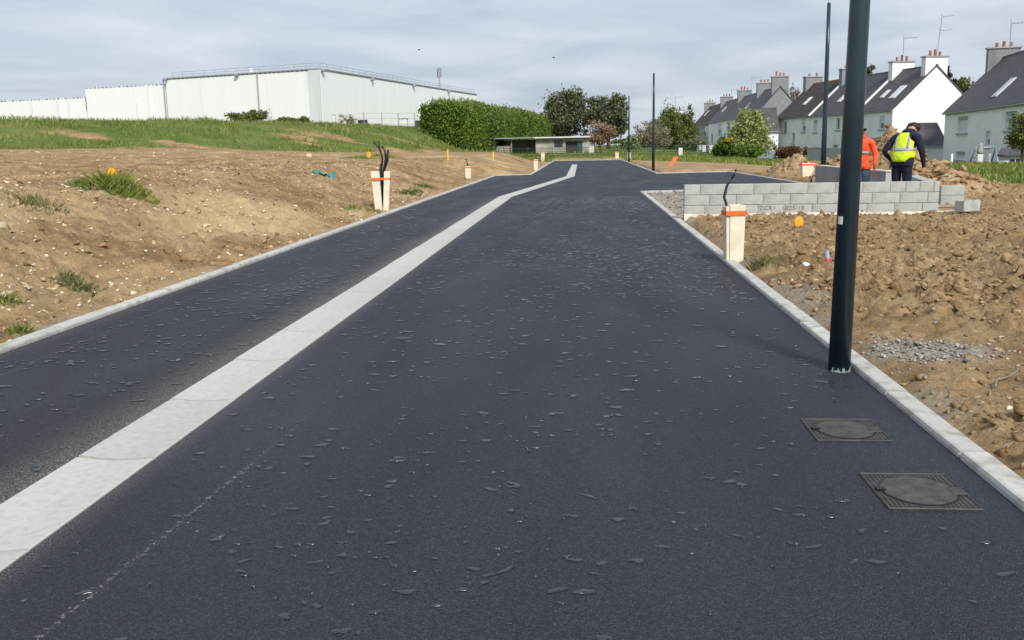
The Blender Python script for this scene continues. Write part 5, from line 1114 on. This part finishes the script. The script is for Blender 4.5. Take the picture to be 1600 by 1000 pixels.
# white outbuilding with a glazed front, far right
d0 = 52; x0, x1 = D(1560, 250, d0).x, D(1640, 250, d0).x; zb = -.9; ze = D(1575, 244, d0).z
t = thing('outbuilding', 'small white outbuilding with dark roof and barred windows at the right edge', 'outbuilding', (x0, d0, zb))
part('wall', MB().prism([(x0, d0), (x1, d0), (x1+1.6, d0+2.6), (x0+1.6, d0+2.6)], zb, ze), MT['house_white'], t)
part('roof', MB().add([(x0-.2, d0-.25, ze), (x1+.2, d0-.25, ze), (x1+1.8, d0+2.8, ze+.35), (x0+1.4, d0+2.8, ze+.35), (x0-.2, d0-.25, ze+.1), (x1+.2, d0-.25, ze+.1), (x1+1.8, d0+2.8, ze+.45), (x0+1.4, d0+2.8, ze+.45)], [(3, 2, 1, 0), (4, 5, 6, 7), (0, 1, 5, 4), (1, 2, 6, 5), (2, 3, 7, 6), (3, 0, 4, 7)]), MT['slate'], t)
for i in range(4):
    xa = D(1578, 250, d0).x+i*.62; wz0, wz1 = D(1580, 266, d0).z, D(1580, 249, d0).z; w_ = part('window', MB().obox((xa, d0-.02, wz0), (.55, 0, 0), (0, .03, 0), (0, 0, wz1-wz0)), MT['glass'], t); part('frame', MB().obox((xa+.26, d0-.04, wz0), (.05, 0, 0), (0, .018, 0), (0, 0, wz1-wz0)), MT['frame'], w_)
# laundry, chair, white gate posts and low walls in the terrace gardens
d = 92; zg = T(17, 92)
t = thing('laundry_line', 'white sheets hung out to dry in front of the grey terrace', 'laundry', (D(1104, 240, d).x, d, zg))
part('line', MB().tube([D(1090, 227, d), D(1118, 227, d)], .02, 5), MT['galv'], t)
for u in (1090, 1118): q = D(u, 227, d); part('pole', MB().tube([(q.x, d, zg), (q.x, d, q.z)], .04, 6), MT['galv'], t)
for u0, u1, v1 in ((1092, 1097, 234), (1097.5, 1103, 237), (1108.5, 1114.5, 239)):
    vs = []; k = 8
    for j in range(k+1):
        for v in (227.2, v1): q = D(u0+(u1-u0)*j/k, v, d); vs.append((q.x, d+.07*math.sin(j*1.9+(v-227)*.3), q.z))
    part('sheet', MB().add(vs, [(2*j, 2*j+2, 2*j+3, 2*j+1) for j in range(k)]), MT['white_paint'], t, True)
q = D(1141, 244, 84); t = thing('garden_chair', 'white plastic garden chair on the lawn before the dark bush', 'chair', (q.x, 84, T(q.x, 84))); zc_ = T(q.x, 84)
part('seat', MB().box((q.x, 84, zc_+.42), (.5, .48, .05)), MT['white_paint'], t, bev=.01); part('backrest', MB().box((q.x, 84.24, zc_+.7), (.5, .05, .55)), MT['white_paint'], t, bev=.01)
for sx in (-.22, .22):
    for sy in (-.2, .2): part('leg', MB().box((q.x+sx, 84+sy, zc_+.2), (.05, .05, .42)), MT['white_paint'], t)
a, b = D(1040, 244, 98), D(1092, 244, 96); t = thing('garden_wall', 'low pale garden wall below the willowy tree', 'wall', (a.x, a.y, -.2))
part('wall_body', MB().obox((a.x, a.y, -.6), Vector((b.x-a.x, b.y-a.y, 0)), (0, .2, 0), (0, 0, .6+D(1060, 239, 97).z)), MT['shed_wall'], t); part('coping', MB().obox((a.x, a.y-.03, D(1060, 239, 97).z), Vector((b.x-a.x, b.y-a.y, 0)), (0, .26, 0), (0, 0, .06)), MT['sill'], t)
for u, lab in ((1063, 'white gate pillar at the left of the terrace gardens'), (1208, 'white gate pillar before the white row house'), (1255, 'pale gate pillar between two rounded shrubs')):
    q = D(u, 243, 88); tag(part('gate_pillar', MB().box((q.x, 88, T(q.x, 88)+.25), (.4, .4, .9)), MT['white_paint'], None, bev=.03), lab, 'pillar', 'garden gate pillars')
t = thing('garden_fence', 'low pale panel fence along the gardens of the white row', 'fence', D(1185, 245, 86))
for i in range(12):
    q = D(1185+i*2.4, 243, 86); part('panel', MB().box((q.x, 86, T(q.x, 86)+.45), (.12, .03, .9)), MT['blue_grey'], t)
for i in (0, 1): a, b = D(1184, 243, 86.03), D(1213, 243, 86.03); part('rail', MB().obox((a.x, 86.03, T(a.x, 86)+.25+.4*i), (b.x-a.x, 0, 0), (0, .03, 0), (0, 0, .07)), MT['blue_grey'], t)
a, b = D(1262, 240, 80), D(1330, 240, 74); t = thing('garden_wall', 'long grey garden wall in front of the white row', 'wall', (a.x, a.y, -.6)); part('wall_body', MB().obox((a.x, a.y, -1), Vector((b.x-a.x, b.y-a.y, 0)), (0, .2, 0), (0, 0, 1+D(1290, 233, 77).z)), MT['sill'], t); part('coping', MB().obox((a.x, a.y-.03, D(1290, 233, 77).z), Vector((b.x-a.x, b.y-a.y, 0)), (0, .26, 0), (0, 0, .07)), MT['zinc'], t)
for (u, v, lab) in ((655, 78, 'small dark bird high above the warehouse'), (865, 90, 'tiny dark bird in the grey sky above the tall trees')):
    q = D(u, v, 90); t = thing('bird', lab, 'bird', q, None); part('body', MB().tube([q+Vector((-.14, 0, 0)), q+Vector((-.06, 0, .01)), q+Vector((.06, 0, .01)), q+Vector((.15, 0, .02))], [.01, .04, .04, .012], 8), MT['black_plastic'], t, True)
    for s_ in (-1, 1): part('wing', MB().add([q+Vector((-.05, 0, .02)), q+Vector((.05, 0, .02)), q+Vector((.03, s_*.16, .08)), q+Vector((-.07, s_*.3, .04)), q+Vector((-.07, s_*.14, .07))], [(0, 1, 2, 4), (4, 2, 3)]), MT['black_plastic'], t)

# ================================================================== TREES AND SHRUBS
def leaves(blobs, n, size, clump=.22, hollow=.35):
    """leaf-sized quads gathered in clumps through the crown's volume; blobs = (centre, radii)"""
    vol = np.array([r[0]*r[1]*r[2] for _, r in blobs]); V = []; cnt = (n*vol/vol.sum()).astype(int)
    for (c, r), k in zip(blobs, cnt):
        nc = max(9, k//70); u = rng.normal(size=(nc, 3)); u /= np.linalg.norm(u, axis=1, keepdims=True); rad = (hollow+(1-hollow)*rng.random(nc)**.55)*rng.uniform(.75, 1.25, nc); cc = u*rad[:, None]
        ii = rng.integers(0, nc, k); p_ = cc[ii]+rng.normal(0, 1, (k, 3))*(clump*rng.uniform(.5, 1.25, nc))[ii][:, None]; V.append(np.array(c)+p_*np.array(r))
    p_ = np.concatenate(V); k = len(p_); a = rng.normal(size=(k, 3)); a /= np.linalg.norm(a, axis=1, keepdims=True); b = rng.normal(size=(k, 3)); b = np.cross(a, b); b /= np.linalg.norm(b, axis=1, keepdims=True)
    s_ = size*rng.uniform(.55, 1.3, k)[:, None]; q = np.stack([p_-a*s_, p_+b*s_*.55, p_+a*s_, p_-b*s_*.55], 1).reshape(-1, 3); return q
def leaf_obj(name, V, mt, parent=None): return link(name, np_mesh(name, V, np.arange(len(V)).reshape(-1, 4)), mt, parent)
def limb_set(base, blobs, r, mt, parent, nb=7):
    mb = MB(); zc_ = sum(c[2] for c, _ in blobs)/len(blobs); top = Vector((sum(c[0] for c, _ in blobs)/len(blobs), sum(c[1] for c, _ in blobs)/len(blobs), zc_)); b = Vector(base)
    f = b.lerp(top, .45)+Vector((random.uniform(-.1, .1), 0, 0)); part('trunk', MB().tube([b-Vector((0, 0, .2)), b.lerp(f, .5), f, top], [r*1.25, r, r*.8, r*.35], 10), mt, parent, True)
    for i in range(nb):
        c, rr = blobs[i % len(blobs)]; a = random.uniform(0, 6.28); e = Vector(c)+Vector((rr[0]*.75*math.cos(a), rr[1]*.75*math.sin(a), rr[2]*random.uniform(-.1, .85))); s_ = f.lerp(top, random.uniform(0, .6)); m_ = s_.lerp(e, .5)+Vector((0, 0, rr[2]*.12))
        mb.tube([s_, m_, e], [r*.45, r*.28, r*.08], 6)
    o = part('limbs', mb, mt, parent, True); o['kind'] = 'stuff'
def tree(name, label, cat, base_u, d, pix, n, size, mt, trunk=.18, bark='bark', clump=.22, hollow=.35, nb=8, group=None, dep=1.0, zbase=None, extra=None):
    blobs = [(tuple(D(u, v, d)), (ru*d/F, ru*d/F*dep, rv*d/F)) for u, v, ru, rv in pix]
    b = D(base_u, 230, d); zb_ = T(b.x, d) if zbase is None else zbase
    t_ = thing(name, label, cat, (b.x, d, zb_), group)
    limb_set((b.x, d, zb_), blobs, trunk, MT[bark], t_, nb); leaf_obj('crown', leaves(blobs, n, size, clump, hollow), MT[mt], t_)
    if extra:
        em, en, es, epix = extra; leaf_obj('blossom', leaves([(tuple(D(u, v, d-.5)), (ru*d/F, ru*d/F, rv*d/F)) for u, v, ru, rv in epix], en, es, .3, .7), MT[em], t_)
    return t_
tree('broadleaf_tree', 'taller dark tree with an open crown behind the low shed', 'tree', 888, 138, [(886, 182, 33, 30), (893, 155, 21, 18), (868, 176, 17, 24), (905, 168, 17, 22), (880, 205, 30, 14), (900, 143, 9, 8), (882, 150, 9, 9), (860, 165, 8, 9)], 11500, .2, 'l_dark', .3, clump=.19, hollow=.15, nb=34, group='dark trees beyond the road end')
tree('broadleaf_tree', 'second dark tree, right of the tallest one, behind the farthest lamp post', 'tree', 950, 134, [(948, 186, 27, 26), (957, 163, 20, 14), (935, 172, 18, 20), (971, 182, 14, 18), (925, 198, 16, 22), (960, 205, 20, 16), (962, 153, 9, 7), (978, 172, 7, 8), (930, 158, 8, 8)], 10500, .2, 'l_dark', .28, clump=.19, hollow=.15, nb=34, group='dark trees beyond the road end')
tree('blossom_tree', 'pinkish-brown blossoming tree in front of the dark trees', 'tree', 938, 112, [(938, 210, 19, 15), (932, 217, 15, 11), (946, 205, 12, 10)], 3600, .14, 'l_pink', .1, clump=.25)
tree('hedgerow', 'long dark hedgerow in the gap behind the lamp posts', 'hedge', 1010, 150, [(1000, 222, 30, 11), (1040, 220, 30, 12), (970, 224, 24, 9)], 5200, .18, 'l_dark', .1, clump=.2)
tree('shrub', 'green shrub speckled with white blossom beside the farthest lamp post', 'shrub', 988, 100, [(988, 226, 11, 12), (984, 219, 7, 7)], 2200, .12, 'l_white', .07)
tree('blossom_tree', 'wide pale beige tree coming into blossom behind the slim lamp post', 'tree', 1020, 112, [(1018, 211, 27, 24), (1000, 215, 15, 18), (1036, 216, 16, 18)], 4600, .12, 'l_blossom', .12, 'twig', .16, .45, 44)
tree('willow_tree', 'olive-green bushy tree before the grey terrace', 'tree', 1060, 118, [(1060, 203, 26, 28), (1045, 198, 20, 26), (1076, 200, 12, 28), (1052, 224, 26, 13)], 11000, .17, 'l_mid', .2, clump=.2, nb=14)
tree('shrub', 'dark spreading evergreen left of the hanging laundry', 'shrub', 1083, 98, [(1083, 226, 20, 6), (1074, 231, 14, 7), (1095, 225, 10, 5)], 3000, .13, 'l_dark', .08)
tree('pear_tree', 'fresh light-green tree standing in the terrace gardens', 'tree', 1172, 84, [(1172, 212, 26, 24), (1172, 190, 18, 19), (1160, 206, 16, 20), (1184, 205, 16, 20), (1172, 228, 24, 13)], 15000, .13, 'l_light', .14, clump=.20, hollow=.2, nb=16)
tree('shrub', 'dark green bush with yellow flowers on top, left of the light-green tree', 'shrub', 1131, 82, [(1131, 231, 13, 12), (1124, 236, 9, 8), (1138, 229, 9, 12)], 5200, .11, 'l_hedge', .08, extra=('l_yellow', 240, .10, [(1136, 219, 6, 3)]))
tree('shrub', 'dark green shrub under the light-green tree', 'shrub', 1168, 81, [(1170, 237, 18, 9)], 3400, .11, 'l_hedge', .06)
tree('shrub', 'rounded reddish-green shrub in front of the white row house', 'shrub', 1230, 86, [(1230, 239, 17, 9)], 2600, .12, 'l_red', .06, group=None)
tree('shrub', 'rounded russet shrub left of the lamp post behind the wall', 'shrub', 1272, 84, [(1272, 239, 14, 8)], 2200, .12, 'l_red', .06)
tree('shrub', 'bare greyish bush beside the pale panel fence', 'shrub', 1200, 92, [(1200, 232, 13, 13)], 1300, .10, 'l_blossom', .06, 'twig', nb=20)
tree('shrub', 'light green leafy bush hanging over the outbuilding at the right edge', 'shrub', 1600, 50, [(1594, 208, 15, 18), (1600, 190, 14, 14), (1604, 220, 20, 12)], 3600, .085, 'l_mid', .08, clump=.26)
tree('shrub', 'small pale bush behind the worker in the yellow vest', 'shrub', 1441, 60, [(1441, 246, 8, 9)], 1100, .08, 'l_blossom', .04)
tree('conifer', 'dark conifer just right of the white gable chimney', 'tree', 1480, 128, [(1480, 118, 6, 14), (1483, 138, 10, 16), (1486, 160, 14, 20)], 3800, .2, 'l_conifer', .2, zbase=-1, nb=10)
tree('conifer', 'green conifer top showing between the two white houses', 'tree', 1503, 132, [(1503, 138, 13, 13), (1506, 155, 16, 18)], 3200, .2, 'l_mid', .2, zbase=-1)
tree('broadleaf_tree', 'dark tree crown peeping out left of the white chimney', 'tree', 1357, 135, [(1357, 110, 9, 9), (1356, 128, 10, 14)], 1700, .2, 'l_dark', .2, zbase=-1)
tree('bare_tree', 'bare twiggy tree behind the grey terrace gable', 'tree', 1241, 160, [(1241, 147, 8, 14)], 260, .2, 'l_blossom', .16, 'twig', zbase=-1, nb=40)
tree('shrub', 'yellow-green scrub growing at the warehouse wall', 'shrub', 388, 118, [(388, 184, 28, 8), (400, 178, 16, 7), (372, 183, 14, 7)], 3600, .17, 'l_mid', .06, zbase=None)
tree('shrub', 'low green scrub right of the bigger one at the warehouse', 'shrub', 457, 116, [(457, 189, 22, 5), (476, 187, 10, 6)], 1900, .16, 'l_mid', .05)
tree('shrub', 'pale leafless bush near the warehouse corner', 'shrub', 544, 118, [(544, 186, 15, 9)], 420, .12, 'l_blossom', .05, 'twig', nb=40)
# the long hedge
def hedge():
    a, b = D(694, 200, 82), D(852, 200, 142); a.z = b.z = 0; L = (b-a).length; d_ = (b-a).normalized(); n = Vector((d_.y, -d_.x, 0))
    za, zb_ = D(694, 163, 82).z, D(848, 186, 142).z
    t_ = thing('hedge', 'tall dense green hedge running back from the bank towards the dark trees', 'hedge', (a.x, a.y, T(a.x, a.y)))
    k = 85000; s_ = L*rng.random(k)**1.35; W_ = 2.0
    top = za+(zb_-za)*s_/L+.9*(fbm(s_, s_*0, .5, 3, 201)-.5)*2; th = rng.random(k); bulge = .8*(fbm(s_, s_*0+4, .42, 3, 207)-.5)*2
    bx = np.array([a.x+d_.x*x_ for x_ in s_]); by = np.array([a.y+d_.y*x_ for x_ in s_]); gz = terr(bx, by)-.1
    face = rng.random(k); off = np.where(face < .55, -W_, np.where(face < .75, W_, rng.uniform(-W_, W_, k))); zt_ = np.where(face < .75, gz+(top-gz)*th**.85, top)
    rnd = np.clip((zt_-(top-1.2))/1.2, 0, 1); off = off*(1-.45*rnd*rnd)+np.sign(off)*bulge*(1-rnd); e = np.clip(1-s_/1.6, 0, 1)
    off = off*(1-.35*e*e*0)
    p_ = np.stack([bx+n.x*-off, by+n.y*-off, zt_-.5*rnd*np.abs(off)/W_], 1)
    ke = 13000; oe = rng.uniform(-W_, W_, ke); ze_ = T(a.x, a.y)-.1+(za-T(a.x, a.y)+.1-.35*(oe/W_)**2)*rng.random(ke)**.85; pe = np.stack([a.x+n.x*oe-d_.x*(.8*(1-(oe/W_)**2)+.2*rng.random(ke)), a.y+n.y*oe-d_.y*(.8*(1-(oe/W_)**2)+.2*rng.random(ke)), ze_], 1)
    p_ = np.concatenate([p_, pe]); sd_ = (p_[:, 0]-a.x)*d_.x+(p_[:, 1]-a.y)*d_.y; ok = (fbm(sd_+p_[:, 0], p_[:, 2]*.8, 1.1, 3, 221) > .40) | (rng.random(len(p_)) < .35); p_ = p_[ok]; k = len(p_); p_ = p_+rng.normal(0, .24, (k, 3))
    a_ = rng.normal(size=(k, 3)); a_[:, 2] += 1.0; a_ /= np.linalg.norm(a_, axis=1, keepdims=True); b_ = np.cross(a_, rng.normal(size=(k, 3))); b_ /= np.linalg.norm(b_, axis=1, keepdims=True); sz = rng.uniform(.05, .16, k)[:, None]
    leaf_obj('foliage', np.stack([p_-a_*sz, p_+b_*sz*.6, p_+a_*sz, p_-b_*sz*.6], 1).reshape(-1, 3), MT['l_hedge'], t_)
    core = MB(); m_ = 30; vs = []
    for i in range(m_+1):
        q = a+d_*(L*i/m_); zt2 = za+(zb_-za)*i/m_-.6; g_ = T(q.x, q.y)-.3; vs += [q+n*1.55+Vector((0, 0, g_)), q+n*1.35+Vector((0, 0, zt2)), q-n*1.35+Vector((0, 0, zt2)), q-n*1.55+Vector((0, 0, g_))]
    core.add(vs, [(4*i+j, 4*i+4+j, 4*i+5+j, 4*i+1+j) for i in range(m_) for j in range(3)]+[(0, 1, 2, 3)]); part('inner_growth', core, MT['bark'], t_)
    # long shoots standing up out of the top
    ns = 900; s_ = L*rng.random(ns)**1.3; bx = a.x+d_.x*s_+n.x*rng.uniform(-1.4, 1.4, ns); by = a.y+d_.y*s_+n.y*rng.uniform(-1.4, 1.4, ns); z_ = za+(zb_-za)*s_/L; h_ = rng.uniform(.2, .9, ns); l_ = rng.normal(0, .12, ns)
    leaf_obj('shoots', np.stack([np.stack([bx-.05, by, z_-.3], 1), np.stack([bx+.05, by, z_-.3], 1), np.stack([bx+.04+l_, by, z_+h_*.7], 1), np.stack([bx+l_, by, z_+h_], 1)], 1).reshape(-1, 3), MT['l_mid'], t_)
hedge()
